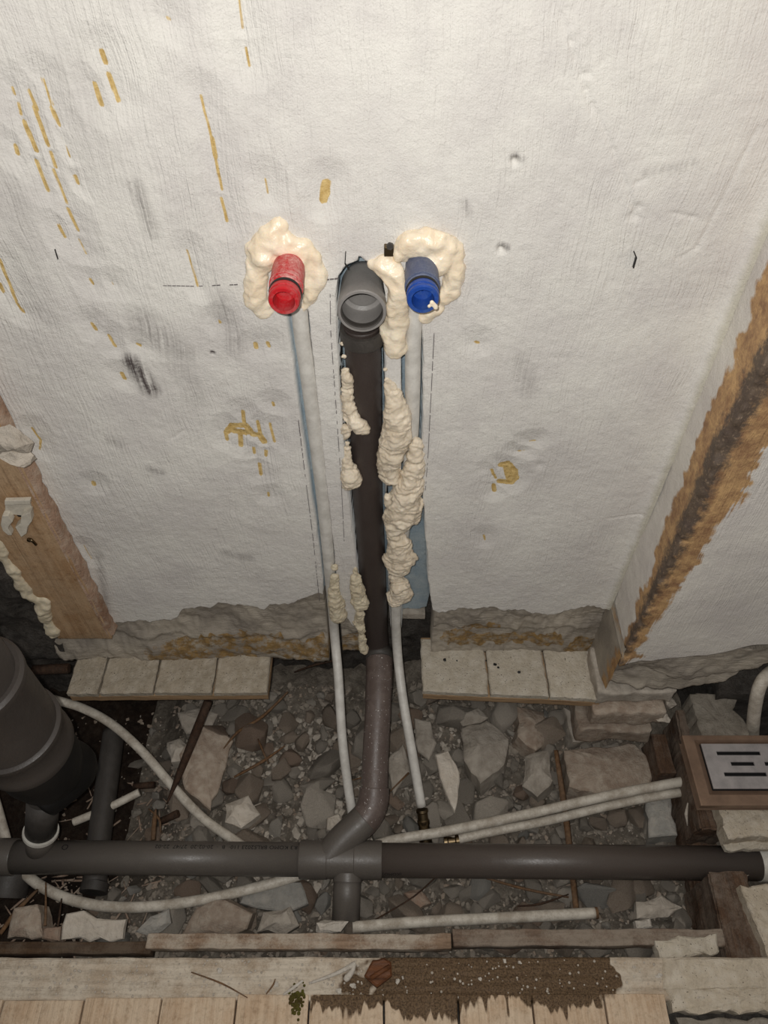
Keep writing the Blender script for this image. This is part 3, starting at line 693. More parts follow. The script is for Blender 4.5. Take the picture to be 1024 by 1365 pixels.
foam('foam_blob', 'broad folded foam lump hanging mid column over the cold pipe', [(556, 592, 8, 0), (554, 608, 12, 0), (552, 625, 15, -.002), (549, 642, 17, -.004), (543, 658, 20, -.006), (537, 673, 22, -.006), (533, 687, 22, -.006), (529, 700, 16, -.002), (522, 665, 12, 0), (553, 672, 13, 0), (548, 690, 12, 0), (556, 655, 9, 0)], 'foam_old', seed=7, band=1.4)
foam('foam_blob', 'rounded foam lump below the folded one beside the black pipe', [(528, 716, 14, 0), (534, 730, 17, -.004), (537, 744, 17, -.004), (531, 756, 15, -.002), (524, 745, 13, 0), (547, 741, 10, -.004), (525, 768, 8, 0)], 'foam_old', seed=8, band=1.2)
foam('foam_blob', 'lowest foam lump of the column around the cold pipe', [(528, 770, 9, 0), (533, 782, 14, -.004), (534, 793, 14, -.004), (527, 798, 12, -.002), (543, 790, 8, -.002), (521, 795, 8, 0)], 'foam_old', seed=9, band=1.2)
foam('foam_drip', 'yellowish foam drip on the white hot water pipe', [(445, 755, 5, -.004), (446, 770, 6, -.006), (446, 785, 8, -.008), (447, 800, 11, -.008), (449, 814, 12, -.008), (451, 825, 9, -.006)], 'foam_green', seed=10, band=.6)
foam('foam_drip', 'yellowish pear shaped foam drip on the wall strip beside the black pipe', [(474, 758, 4, 0), (475, 772, 8, -.002), (478, 787, 11, -.004), (479, 800, 12, -.004), (480, 808, 9, -.002)], 'foam_green', seed=12, band=.6)
foam('foam_drip', 'small crumbly foam trail at the foot of the black pipe', [(480, 818, 7, 0), (479, 830, 8, 0), (482, 842, 6, -.002), (483, 855, 7, -.004), (485, 866, 7, -.006)], 'foam_green', seed=13, band=.8)
foam('foam_bead', 'lumpy old foam bead along the outer edge of the pine stud', [(-4, 722, 10, -.02), (4, 738, 10, -.02), (12, 750, 9, -.02), (18, 760, 11, -.02), (27, 774, 9, -.02), (33, 784, 10, -.02), (41, 795, 8, -.02), (50, 800, 8, -.02), (60, 800, 8, -.02), (58, 812, 12, -.022), (62, 826, 10, -.02), (68, 838, 10, -.02), (72, 846, 7, -.02)], 'foam_green', group=None, seed=14, voxel=.002, amp=.003)

# ------------------------------------------------------------ red and blue test plugs
def plug(name, face, base_y, mat, clean, label, dia, seed):
    f = Vector(face); t = thing(name, (f.x, 0, f.z), label, 'plug'); r = dia / 2; L = base_y - f.y
    ax = (0, 1, 0)
    lathe('plug_body', [(.018, r * .90), (.019, r * 1.02), (.026, r * 1.06), (L * .62, r * 1.08), (L * .8, r * 1.0), (L, r * 1.0)], f, ax, mat, t)
    lathe('seal_ring', [(.0125, r * .9), (.0125, r * 1.02), (.0145, r * 1.05), (.0165, r * 1.02), (.0165, r * .9)], f, ax, MT['black'], t, close=True)
    lathe('plug_mouth', [(0.0, r * .70), (0, r * .92), (.0015, r * .99), (.0045, r * .99), (.0055, r * .90), (.0075, r * .90), (.008, r * 1.0), (.012, r * 1.0), (.019, r * .92), (.019, r * .2), (.021, .001), (.0160, .001), (.0155, r * .62), (.002, r * .72)], f, ax, clean, t, close=True)
    lathe('grip_ring', [(L * .30, r * 1.0), (L * .30, r * 1.10), (L * .36, r * 1.10), (L * .36, r * 1.0)], f, ax, mat, t)
    return t
plug('test_plug', aty(378.5, 402, -.066), .012, MT['red'], MT['redclean'], 'red screw-in test plug in the left foam collar, smeared with plaster', .0295, .6)
plug('test_plug', aty(564, 400, -.058), .012, MT['blue'], MT['blueclean'], 'blue screw-in test plug in the right foam collar, its mouth chipped with foam', .0305, 1.2)
pf = aty(571, 405, -.064)
foam('foam_crumb', 'tiny foam crumb on the lip of the blue plug', [(576, 403, 4, -.062), (581, 409, 4, -.061), (572, 408, 3, -.062)], group=None, seed=20, voxel=.0008, amp=.001, smooth=2)
# grey bracket hidden by foam above
br = thing('mounting_bracket', aty(518, 328, 0), 'small dark metal bracket poking out of the foam above the drain', 'bracket')
box('bracket_plate', aty(512, 330).x, aty(525, 330).x, -.006, .002, aty(518, 338).z, aty(518, 325).z, MT['brass'], br, bev=.001)
lathe('bracket_nut', [(0, .0035), (.003, .0035)], aty(520, 327, -.006), (0, -1, 0), MT['pvc_dark'], br, 6)

# ------------------------------------------------------------ waste pipe: one glued run
ZM = -1.26
wp = thing('waste_pipe', atz(462, 1146, -1.29), 'grey plastic waste pipe running across the pit and rising into the wall chase', 'pipe')
PL, PR = atz(-120, 1141, ZM), atz(1012, 1151, ZM)
def onmain(u):
    k = (u + 120) / 1132.0; q = atz(u, 1141 + 10 * k, ZM); return q
hp = tube('horizontal_pipe', [onmain(18), onmain(404)], .0252, MT['pvc'], wp, 40, 0)
hp2 = tube('horizontal_pipe', [onmain(506), PR], .0255, MT['pvc_r'], wp, 40, 0)
axm = (PR - PL).normalized()
def coupling(name, u0, u1, r, mat):
    a, b = onmain(u0), onmain(u1); L = (b - a).length
    return lathe(name, [(0, r * .9), (0, r), (.0015, r + .0006), (L * .33, r + .0004), (L * .34, r - .0006), (L * .66, r - .0006), (L * .67, r + .0004), (L - .0015, r + .0006), (L, r), (L, r * .9)], a, axm, mat, wp)
coupling('pipe_coupling', -100, 21, .0272, MT['pvc'])
coupling('tee_fitting', 400, 509, .0282, MT['pvc'])
lathe('end_ring', [(-.004, .020), (-.004, .0265), (.03, .0272), (.03, .02)], PR, axm, MT['cuff'], wp)
# branch of the tee, bend, riser
br_pts = [onmain(436) + Vector((0, 0, .004)), att(455, 1122, 1.192), att(474, 1104, 1.198), att(486, 1092, 1.203)]
tube('tee_branch', br_pts, [.0235, .0245, .0245, .0245], MT['pvc'], wp, 32)
tube('pipe_bend', [att(470, 1108, 1.197), att(484, 1095, 1.203), att(493, 1082, 1.209), att(498, 1066, 1.216), att(499, 1050, 1.222)], [.0235, .0245, .0250, .0248, .0245], MT['pvc_d'], wp, 32)
tube('riser_pipe', [att(499, 1055, 1.22), att(501, 1000, 1.245), att(504, 945, 1.27), att(505, 920, 1.282), att(505, 890, 1.30)], .0218, MT['pvc_d'], wp, 32)
tube('riser_socket', [att(504, 936, 1.275), att(505.5, 905, 1.292), att(506, 876, 1.31)], [.0222, .0232, .0236], MT['pvc_d'], wp, 32)
tube('riser_collar', [att(506, 880, 1.306), att(506, 868, 1.317)], [.0240, .0246], MT['pvc_dark'], wp, 32, 0)
YB = .022
bp = [att(506, 876, 1.311), aty(502, 850, YB), aty(498, 780, YB), aty(494, 720, YB), aty(490, 660, YB), aty(488, 580, YB), aty(486, 520, YB - .002), aty(484, 470, YB - .004), aty(482, 432, YB - .004)]
tube('wall_pipe', bp, [.020, .020, .020, .0202, .0202, .0202, .0202, .0202, .0202], MT['pvc_black'], wp, 32)
EF = aty(482.5, 416, -.018)
lathe('elbow_socket', [(0, .0215), (0, .0238), (.0012, .0248), (.016, .0246), (.018, .0240), (.050, .0226), (.062, .0195), (.069, .012), (.071, .001), (.064, .001), (.0390, .017), (.036, .0175), (.034, .0215), (.032, .0220), (.0015, .0220)], EF, (0, 1, 0), MT['pvc_in'], wp, 56, close=True)
lathe('socket_lip', [(.004, .0205), (.004, .0225), (.010, .0225), (.010, .0205)], EF, (0, 1, 0), MT['pvc_dark'], wp, 48, close=True)
lathe('elbow_collar', [(0, .0200), (0, .0240), (.004, .0246), (.016, .0240), (.016, .0200)], aty(483.5, 452, YB - .008), (0.0, -.05, 1), MT['pvc_dark'], wp, 40, close=True)
# stub below the tee
s0, s1 = atz(464, 1150, ZM - .004), atz(461, 1228, -1.285)
tube('stub_pipe', [s0, s1], .0215, MT['pvc'], wp, 36, 0)
sd = (s1 - s0).normalized()
lathe('stub_collar', [(0, .021), (0, .0232), (.012, .0228), (.012, .021)], atz(463.5, 1164, ZM - .006), sd, MT['pvc'], wp)
# printed lettering wrapped on the pipe, upside down as seen
def lettering(txt, u_start, size, ang, mat, r=.0252, flip=True, parent=wp, wid=None):
    cu = bpy.data.curves.new('txt', 'FONT'); cu.body = txt; cu.size = size; cu.resolution_u = 2; cu.extrude = .0
    o = bpy.data.objects.new('txt', cu); COL.objects.link(o)
    dg = bpy.context.evaluated_depsgraph_get(); me = bpy.data.meshes.new_from_object(o.evaluated_get(dg)); bpy.data.objects.remove(o)
    A = onmain(u_start)
    for v in me.vertices:
        x, y = v.co.x, v.co.y; s = -x if flip else x; a = ang + (-(y) if flip else y) / r
        rr = r + .00025; side = Vector((0, -math.cos(a), math.sin(a)))  # a = height angle on the side that faces the room
        v.co = A + axm * s + side * rr
    o = link('pipe_print', me, mat, parent); m = o.modifiers.new('s', 'SOLIDIFY'); m.thickness = .0002; m.offset = 1
    return props(o, kind='stuff')
lettering('8.3 KOMO BRL52023 110·  B  ·  20-02-20  27/47  22-02', 398, .0098, math.radians(123), MT['ink'])
lettering('O', 96, .014, math.radians(120), MT['ink']); lettering('o', 50, .012, math.radians(116), MT['ink'])
lettering('(KOMO)', 535, .008, math.radians(30), MT['ink'], .0255, True)
lettering('- - - - - - - - - - - - - - - - - - - - -', 985, .0095, math.radians(16), MT['ink'], .0255, True)

# ------------------------------------------------------------ large soil pipe at the left
sx, sy = -.492, -.232
sp = thing('soil_pipe', (sx, sy, -1.3), 'thick brown-grey soil pipe standing in the dark end of the pit', 'pipe')
def cyl(name, x, y, prof, mat, parent, n=56): return lathe(name, [(z, r) for z, r in prof], (x, y, 0), (0, 0, 1), mat, parent, n)
cyl('pipe_shaft', sx, sy, [(-.82, .053), (.1, .053)], MT['soilpipe'], sp)
cyl('upper_socket', sx, sy, [(-.935, .05), (-.935, .0585), (-.90, .0590), (-.822, .0590), (-.816, .0620), (-.806, .0622), (-.802, .0580), (-.802, .05)], MT['soilpipe'], sp)
cyl('lower_socket', sx, sy, [(-1.0, .052), (-1.0, .0612), (-.997, .0625), (-.985, .0625), (-.980, .0605), (-.95, .0605), (-.945, .0635), (-.936, .0635), (-.933, .059), (-.933, .05)], MT['soilpipe'], sp)
cyl('black_fitting', sx, sy, [(-1.105, .010), (-1.10, .040), (-1.085, .050), (-1.05, .056), (-1.005, .057), (-.99, .05)], MT['black'], sp)
tube('black_branch', [Vector((sx, sy, -1.06)), Vector((sx + .012, sy + .01, -1.085)), Vector((sx + .02, sy + .012, -1.115)), att(57, 1066, 1.125)], [.046, .042, .036, .030], MT['black'], sp, 36)
# small branch with a white ring into the main pipe
sb2 = thing('branch_pipe', atz(52, 1125, -1.27), 'short grey branch pipe with a white ring under the soil pipe', 'pipe')
a_, b_ = att(58, 1062, 1.12), atz(52, 1140, -1.262)
dd = (b_ - a_).normalized(); LL = (b_ - a_).length
tube('branch_socket', [a_, a_ + dd * LL * .55], .0235, MT['pvc_dark'], sb2, 32, 0)
lathe('white_ring', [(-.0025, .019), (-.0025, .0262), (.0025, .0266), (.0025, .019)], a_ + dd * LL * .58, dd, MT['cuff'], sb2)
tube('branch_tube', [a_ + dd * LL * .55, b_], .0205, MT['pvc'], sb2, 32, 0)
# dark waste pipe lying in the pit
dp = thing('dark_drain_pipe', atz(140, 1080, -1.345), 'dark soiled drain pipe crossing under the left end of the waste pipe', 'pipe')
tube('pipe_tube', [atz(152, 975, -1.325), atz(143, 1040, -1.325), atz(132, 1120, -1.325), atz(126, 1178, -1.325)], .0195, MT['pvc_dark'], dp, 28)
lathe('pipe_mouth', [(0, .0195), (0, .022), (.014, .022), (.014, .0175), (.002, .0175), (.002, .002)], atz(124, 1190, -1.325), (.02, 1, 0), MT['pvc_dark'], dp)
ps = thing('open_pipe_end', atz(8, 1185, -1.32), 'dark open pipe end below the coupling of the waste pipe', 'pipe')
lathe('pipe_mouth', [(0, .028), (0, .032), (.004, .033), (.05, .033), (.05, .029), (.006, .028), (.0055, .002), (.005, .002)], atz(6, 1196, -1.315), (.05, 1, .25), MT['pvc_dark'], ps)

# ------------------------------------------------------------ water pipes in the chases
hw = thing('hot_water_pipe', aty(470, 1080, -.2), 'white plastic hot water pipe running down from the red plug into the pit', 'pipe')
YP = .006
hot = [aty(399, 405, YP), aty(402, 440, YP), aty(409, 490, YP), aty(417, 552, YP), aty(429, 650, YP), aty(436, 720, YP), aty(442, 790, YP), att(446, 845, 1.262), att(451, 900, 1.268), att(456, 980, 1.262), att(463, 1040, 1.258), att(471, 1092, 1.252)]
tube('pipe_tube', hot, [.0088, .0088, .0088, .0088, .0088, .0088, .0085, .0080, .0078, .0078, .0078, .0078], MT['pex'], hw, 20, 8)
cw = thing('cold_water_pipe', aty(566, 1090, -.2), 'white plastic cold water pipe running down from the blue plug to a press fitting', 'pipe')
cold = [aty(554, 405, YP), aty(551, 450, YP), aty(550, 520, YP), aty(548, 590, .012), aty(540, 690, .016), aty(531, 770, .014), aty(528, 820, .010), att(530, 870, 1.285), att(537, 930, 1.28), att(549, 1000, 1.27), att(562, 1075, 1.262)]
tube('pipe_tube', cold, [.0088, .0088, .0088, .0088, .0088, .0086, .0082, .0080, .0080, .0080, .0080], MT['pex'], cw, 20, 8)
f0, f1 = att(561, 1066, 1.26), att(566, 1108, 1.256); fd = (f1 - f0).normalized()
lathe('press_fitting', [(0, .0085), (.0, .0100), (.004, .0104), (.006, .0088), (.016, .0088), (.018, .0104), (.024, .0104), (.026, .0090), (.048, .0090), (.05, .0105), (.056, .0105)], f0 + fd * .016, fd, MT['brass'], cw, 28)
# chase lining: grey flat conduit strip beside the hot pipe is the groove itself

def hose(name, label, pts, r=.0082, mat='hose', z=None, group='white hoses in the pit', caps=True):
    P = [Vector(p) for p in pts]; c = P[len(P) // 2]
    t = thing(name, (c.x, c.y, c.z - r), label, 'hose', group)
    tube('hose_tube', P, r, MT[mat], t, 16, 8)
    return t
zh = -1.300
h = hose('water_hose', 'long white hose looping under the waste pipe and out to the dark joist', [atz(-20, 1030, -1.25), atz(-6, 1070, -1.27), atz(4, 1105, -1.29), atz(16, 1142, zh), atz(42, 1172, -1.295), atz(80, 1194, -1.292), atz(130, 1207, -1.29), atz(190, 1209, -1.29), atz(260, 1201, -1.292), atz(330, 1186, -1.296), atz(400, 1166, zh), atz(460, 1142, -1.303),
      atz(520, 1121, -1.300), atz(600, 1107, -1.292), atz(700, 1086, -1.282), atz(800, 1063, -1.270), atz(860, 1051, -1.262), atz(915, 1041, -1.255)])
lathe('cut_end', [(-.002, .004), (-.002, .0084), (.0005, .0082), (.0006, .005), (-.004, .0048)], atz(915, 1041, -1.255), (1, .1, .05), MT['cuff'], h, 20)
hose('water_hose', 'white hose curving down from the dark corner beneath the left tile ledge', [atz(40, 920, -1.24), atz(68, 931, -1.24), atz(110, 944, -1.25), atz(150, 966, -1.262), atz(190, 1002, -1.275), atz(230, 1048, -1.290), atz(270, 1090, zh), atz(315, 1122, -1.303), atz(350, 1145, -1.305)], .0078)
h = hose('water_hose', 'lower of the two white hoses leading right to the dark joist', [atz(596, 1122, -1.306), atz(650, 1110, -1.302), atz(730, 1094, -1.296), atz(800, 1077, -1.288), atz(860, 1064, -1.278), atz(908, 1056, -1.27)], .0075)
lathe('press_fitting', [(0, .0080), (0, .0098), (.005, .010), (.007, .0085), (.018, .0085), (.02, .01), (.025, .01)], atz(592, 1123, -1.306), (1, .1, .02), MT['brass'], h, 24)
h = hose('water_hose', 'straight dusty hose with a broken end beside the front batten', [atz(470, 1236, -1.275), atz(560, 1229, -1.28), atz(640, 1225, -1.285), atz(720, 1221, -1.285), atz(794, 1217, -1.285)], .0082)
lathe('cut_end', [(-.001, .004), (-.001, .0086), (.003, .0084), (.003, .005), (-.004, .0048)], atz(794, 1217, -1.285), (1, .03, 0), MT['stick'], h, 20)
hose('water_hose', 'short broken white hose piece in the shade behind the waste pipe', [atz(98, 1096, -1.325), atz(120, 1087, -1.322), atz(150, 1074, -1.32), atz(186, 1056, -1.318)], .0068)
hose('water_hose', 'white hose rising behind the steel drain frame', [aty(1003, 1000, -.125), aty(1004, 968, -.125), aty(1007, 940, -.12), aty(1013, 915, -.11), aty(1024, 899, -.09), aty(1045, 885, -.05)], .0100)

# ------------------------------------------------------------ tile ledges left and right of the opening
ZL = -1.148
def ledge(name, label, us, vtop, vbot, mat, seed, x_in=None):
    t = thing(name, (atz((us[0] + us[-1]) / 2, 925, ZL).x, -.03, ZL - .03), label, 'ledge')
    for i in range(len(us) - 1):
        a0, a1 = atz(us[i] + .7, vbot[i], ZL), atz(us[i + 1] - .7, vbot[i + 1], ZL)
        gap = .0008
        w = [(a0.x + gap, a0.y), (a1.x - gap, a1.y), (a1.x - gap, .03), (a0.x + gap, .03)]
        prism('tile', w, ZL + random.uniform(-.0008, .0008), .012, MT[mat], t, rough=.0009, step=.006, seed=seed + i)
    a, b = atz(us[0], vbot[0], ZL), atz(us[-1], vbot[-1], ZL)
    prism('support_board', [(a.x + .003, a.y + .0005), (b.x - .002, b.y + .0005), (b.x - .002, .04), (a.x + .003, .04)], ZL - .0120, .016, MT['edge'], t, rough=.0008, step=.012, seed=seed + 9)
    return t
ledge('tile_ledge', 'worn cement tile ledge at the wall foot beside the soil pipe', [87, 131, 204, 283, 357], 880, [924, 924, 923, 923, 922], 'tile_l', 3)
ledge('tile_ledge', 'pale cement tile ledge at the wall foot beside the rusty corner', [562, 653, 733, 804], 876, [921, 925, 928, 932], 'tile_r', 30)
# black drips, crumbs on the right ledge
for i, (u, v, s) in enumerate([(593, 880, 4), (609, 881, 2.5), (660, 886, 4), (664, 890, 3), (692, 896, 4), (648, 881, 2.5)]):
    p = atz(u, v, ZL); rock('dirt_crumb', p + Vector((0, 0, .001)), (s * .0009, s * .0009, .0012), 70 + i, MT['black'], sub=0, parent=wall)
# steel plate / board in the opening behind the pipes
props(box('backing_board', aty(520, 838, .03).x, aty(566, 838, .03).x, .030, .045, -1.085, -1.068, MT['r_grey'], wall, rough=.001), kind=None)

# ------------------------------------------------------------ ground of the pit
def gz(x, y):
    p = Vector((x, y, 0))
    z = -1.352 + noise.noise(p * 9) * .018 + noise.noise(p * 30) * .007
    z += .045 * max(0, min(1, (y + .14) / .12)) * max(0, min(1, (x - .02) / .15))
    z += .022 * max(0, min(1, (-y - .34) / .06))
    if x < -.36: z -= .10 * min(1, (-.36 - x) / .09) * max(0, min(1, (y + .33) / .05))
    return z
xs = np.linspace(-1.0, .95, 240); ys = np.linspace(.12, -.56, 100)
Xg = np.repeat(xs[None, :], 100, 0); Yg = np.repeat(ys[:, None], 240, 1)
Zg = np.array([[gz(a, b) for a in xs] for b in ys]) + vnoise(Xg, Yg, 60, 71) * .008 + vnoise(Xg, Yg, 150, 72) * .006
g = props(gridmesh('floor', Xg, Yg, Zg, MT['ground'], flip=False), 'dusty rubble ground at the bottom of the pit', kind='structure')
g2 = gridmesh('shaded_soil', *[np.array(a) for a in (Xg[:, :66], Yg[:, :66], Zg[:, :66] + .006 - .02 * np.clip((Xg[:, :66] + .49) / .04, 0, 1))], MT['soil'], g)  # brown soil sheet, coloured darker for the shade in the deep left end
# the pit walls toward the room and toward the right, under the floor
props(box('wall_front', -1.0, .95, -.56, -.472, -1.45, ZL - .03, MT['darkwall'], rough=.006, cut=.04), 'dark edge of the pit below the floor boards', kind='structure')

# ------------------------------------------------------------ dark joist, notched for the waste pipe
zj = -1.215
jt_ = thing('floor_joist', (.53, -.27, -1.33), 'dark brown wooden joist closing the pit beside the steel drain', 'timber')
def joist(y0, y1, z1, n, x0=.496, x1=.55, z0=-1.34):
    bm = bmesh.new()
    bmesh.ops.create_cube(bm, size=1, matrix=Matrix.Translation(((x0 + x1) / 2, (y0 + y1) / 2, (z0 + z1) / 2)) @ Matrix.Diagonal((x1 - x0, y1 - y0, z1 - z0, 1)))
    bmesh.ops.bevel(bm, geom=list(bm.edges), offset=.003, segments=2, affect='EDGES')
    for k in range(1, 40):
        bmesh.ops.bisect_plane(bm, geom=bm.verts[:] + bm.edges[:] + bm.faces[:], plane_co=(0, y0 + (y1 - y0) * k / 40, 0), plane_no=(0, 1, 0))
    for k in range(1, 7):
        bmesh.ops.bisect_plane(bm, geom=bm.verts[:] + bm.edges[:] + bm.faces[:], plane_co=(x0 + (x1 - x0) * k / 7, 0, 0), plane_no=(1, 0, 0))
        bmesh.ops.bisect_plane(bm, geom=bm.verts[:] + bm.edges[:] + bm.faces[:], plane_co=(0, 0, z0 + (z1 - z0) * k / 7), plane_no=(0, 0, 1))
    for v in bm.verts:
        v.co += noise.noise_vector(Vector((v.co.x * 60, v.co.y * 14, v.co.z * 60)) + Vector((n, 0, 0))) * .004 + noise.noise_vector(v.co * 150) * .0015
        v.co.x += (v.co.y + .27) * .06
    return frombm('joist_length', bm, MT['joist'], jt_, smooth=False)
joist(-.272, -.072, zj, 1); joist(-.455, -.335, zj, 2); joist(-.34, -.268, -1.292, 3)
# shorter dark piece fixed to its side at the back
jb = thing('joist_offcut', (.47, -.12, -1.3), 'short dark wood offcut against the far end of the joist', 'timber')
box('offcut_body', .468, .494, -.17, -.100, -1.31, -1.250, MT['joist'], jb, rough=.003, cut=.012)
for i, (u, v) in enumerate([(905, 1082), (911, 1092)]):
    p = att(u, v, 1.19)
tube('splinter', [Vector((.4945, -.225, -1.235)), Vector((.493, -.238, -1.250)), Vector((.495, -.252, -1.262))], [.001, .003, .0008], MT['r_pale'], jt_, 6, 0)

# ------------------------------------------------------------ masonry and screed at the right
def slab(name, pts, z, th, mat, label, cat='slab', rough=.0025, seed=1, group=None, tilt=None, dome=0.0, step=.007):
    w = px(pts, z); cx = sum(p[0] for p in w) / len(w); cy = sum(p[1] for p in w) / len(w)
    o = prism(name, w, z, th, MT[mat], None, rough, step, seed, tilt=tilt, dome=dome)
    return props(o, label, cat, group)
slab('cement_piece', [(920, 925), (975, 921), (986, 932), (978, 944), (990, 955), (1002, 985), (1004, 1006), (945, 1006)], -1.170, .05, 'screed_g', 'broken cement slab between the duct base and the steel drain', seed=61, rough=.003)
slab('cement_piece', [(955, 1062), (1080, 1058), (1080, 1112), (972, 1117)], -1.185, .035, 'screed', 'cement slab showing in front of the steel drain', seed=62)
slab('cement_strip', [(964, 1118), (1080, 1104), (1080, 1130), (970, 1133)], -1.212, .012, 'tile_r', 'thin pale tile strip just behind the pipe end', seed=63)
slab('cement_piece', [(990, 1180), (1090, 1176), (1090, 1380), (1056, 1380), (1030, 1300), (1012, 1240)], -1.195, .06, 'screed', 'smooth pale floor slab right of the dark joist, in front of the pipe', seed=64)
slab('cement_chip', [(962, 1168), (1000, 1164), (988, 1180), (968, 1192)], -1.22, .02, 'r_grey', 'triangular mortar chip under the end of the waste pipe', 'rubble', seed=65)
slab('cement_piece', [(874, 1252), (955, 1246), (962, 1270), (880, 1282)], -1.178, .02, 'tile_r', 'small pale block lying on the batten by the joist', seed=66)
# bricks under the duct base
bw = thing('brick_footing', (.42, -.09, -1.26), 'crumbling brick footing under the duct corner', 'bricks')
def brick(x0, x1, y0, y1, z0, z1, m, s): box('brick', x0, x1, y0, y1, z0, z1, MT[m], bw, rough=.005, cut=.012, bev=.004, seed=s)
brick(.352, .480, -.085, -.0, -1.160, -1.122, 'r_grey', 1)
brick(.350, .474, -.100, -.01, -1.212, -1.168, 'r_brown', 2)
brick(.335, .462, -.108, -.02, -1.262, -1.220, 'r_brown', 3)
props(box('wall_footing', .56, .95, -.075, .03, -1.4, -1.14, MT['darkwall'], rough=.008, cut=.02), 'dark masonry behind the white hose by the drain', kind='structure')
rock('mortar_dab', Vector((.474, -.095, -1.20)), (.016, .012, .016), 5, MT['r_pale'], parent=bw)
rock('mortar_dab', Vector((.480, -.085, -1.165)), (.012, .010, .012), 6, MT['r_grey'], parent=bw)

# ------------------------------------------------------------ stainless floor drain
zd = -1.150
c0, c1 = atz(908, 980, zd), atz(936, 1074, zd)
x0, x1, y1, y0 = .4795, .86, c0.y, c1.y
fd_ = thing('floor_drain', ((x0 + x1) / 2, (y0 + y1) / 2, zd - .03), 'stainless steel shower drain with a slotted grate, loose on the slabs beside the joist', 'drain')
def ringmesh(name, rings, mat, parent, bev=0):
    """rings of (x0, x1, y0, y1, z) joined one after another"""
    bm = bmesh.new(); R = [[bm.verts.new(c) for c in ((a, c_, z), (b, c_, z), (b, d, z), (a, d, z))] for a, b, c_, d, z in rings]
    for p, q in zip(R, R[1:]):
        for k in range(4): bm.faces.new((p[k], p[(k + 1) % 4], q[(k + 1) % 4], q[k]))
    return frombm(name, bm, mat, parent)
def rr(i, z): return (x0 + i, x1 - i, y0 + i * .95, y1 - i * .42, z)
fr = ringmesh('drain_frame', [rr(.004, zd - .012), rr(.0, zd - .010), rr(0, zd - .001), rr(.001, zd), rr(.0175, zd), rr(.0185, zd - .001), rr(.0270, zd - .008), rr(.0275, zd - .012), rr(.030, zd - .012), rr(.030, zd - .03), rr(.004, zd - .03)], MT['steel_frame'], fd_)
m = fr.modifiers.new('b', 'BEVEL'); m.width = .0006; m.segments = 2
gx0, gx1, gy0, gy1, gzt = x0 + .0285, x1 - .0285, y0 + .0275, y1 - .0125, zd - .0070
def gpx(u, v): p = atz(u, v, gzt); return p.x, p.y
slots = []
H = .0062
p1 = gpx(955, 1005); p2 = gpx(1013, 1005); slots.append((p1[0], p2[0], p1[1])); per = (p2[0] - p1[0]) + .02
q1 = gpx(974, 1019); q2 = gpx(1005, 1019); slots.append((q1[0], q2[0], q1[1])); q3 = gpx(1019, 1019)[0]; 
w1 = gpx(965, 1033); slots.append((w1[0], w1[0] + .066, w1[1]))
slots.append((q3, q3 + .035, q1[1])); slots.append((q3 + .06, q3 + .10, q1[1])); slots.append((p2[0] + .02, p2[0] + .08, p1[1])); slots.append((w1[0] + .09, w1[0] + .15, w1[1]))
slots.append((p2[0] + .11, p2[0] + .17, p1[1])); slots.append((w1[0] + .175, w1[0] + .235, w1[1])); slots.append((q3 + .13, q3 + .17, q1[1]))
def grate():
    bm = bmesh.new(); bx = sorted({gx0, gx1} | {a for s in slots for a in s[:2] if gx0 < a < gx1}); by = sorted({gy0, gy1} | {s[2] + d for s in slots for d in (-H / 2, H / 2)})
    V = {}
    def vt(i, j):
        if (i, j) not in V: V[i, j] = bm.verts.new((bx[i], by[j], gzt))
        return V[i, j]
    for i in range(len(bx) - 1):
        for j in range(len(by) - 1):
            mx, my = (bx[i] + bx[i + 1]) / 2, (by[j] + by[j + 1]) / 2
            if any(s[0] < mx < s[1] and abs(my - s[2]) < H / 2 for s in slots): continue
            bm.faces.new((vt(i, j), vt(i + 1, j), vt(i + 1, j + 1), vt(i, j + 1)))
    o = frombm('slotted_grate', bm, MT['steel_grate'], fd_); m = o.modifiers.new('t', 'SOLIDIFY'); m.thickness = .0025; m.offset = -1
    return o
grate()
box('slot_shade_block', gx0 - .002, gx1 + .002, gy0 - .002, gy1 + .002, zd - .020, gzt - .0045, MT['black'], fd_)  # solid black block close under the slots, standing in for the unlit inside

# ------------------------------------------------------------ front: battens, beam, floor boards
def batten(name, label, pts, z, th, mat, seed, lean=0):
    w = px(pts, z); t = thing(name, (sum(p[0] for p in w) / 4, sum(p[1] for p in w) / 4, z - th), label, 'timber')
    x0, x1 = w[0][0], w[1][0]; y1, y0 = (w[0][1] + w[1][1]) / 2, (w[2][1] + w[3][1]) / 2
    o = box('batten_body', min(x0, w[3][0]), max(x1, w[2][0]), y0, y1, z - th, z, MT[mat], t, rough=.0016, cut=.012, bev=.002, seed=seed)
    return t
batten('front_batten', 'dusty wooden batten along the front of the pit, in front of the pipe stub', [(196, 1247), (602, 1241), (602, 1262), (196, 1268)], -1.186, .022, 'batten', 1)
batten('front_batten', 'brown dusty batten along the front of the pit, ending at the dark joist', [(605, 1242), (962, 1234), (962, 1258), (605, 1264)], -1.186, .022, 'batten_mid', 2)
batten('front_batten', 'dark batten at the front of the pit below the pale slab fragment', [(-120, 1256), (200, 1254), (200, 1272), (-120, 1272)], -1.196, .02, 'batten_dark', 3)
props(box('floor_beam', -.80, .80, -.508, -.459, ZL - .05, ZL - .002, MT['beam'], rough=.0014, cut=.012, bev=.003, seed=5), 'dust covered wooden floor beam along the front edge, soaked brown halfway', 'timber')
fl = props(box('floor_front', -.80, .80, -.80, -.53, ZL - .06, ZL - .032, MT['darkwall']), 'dark subfloor under the front boards', kind='structure')
ub = [-195, -92, 8, 115, 217, 316, 413, 512, 610, 708, 804, 886]
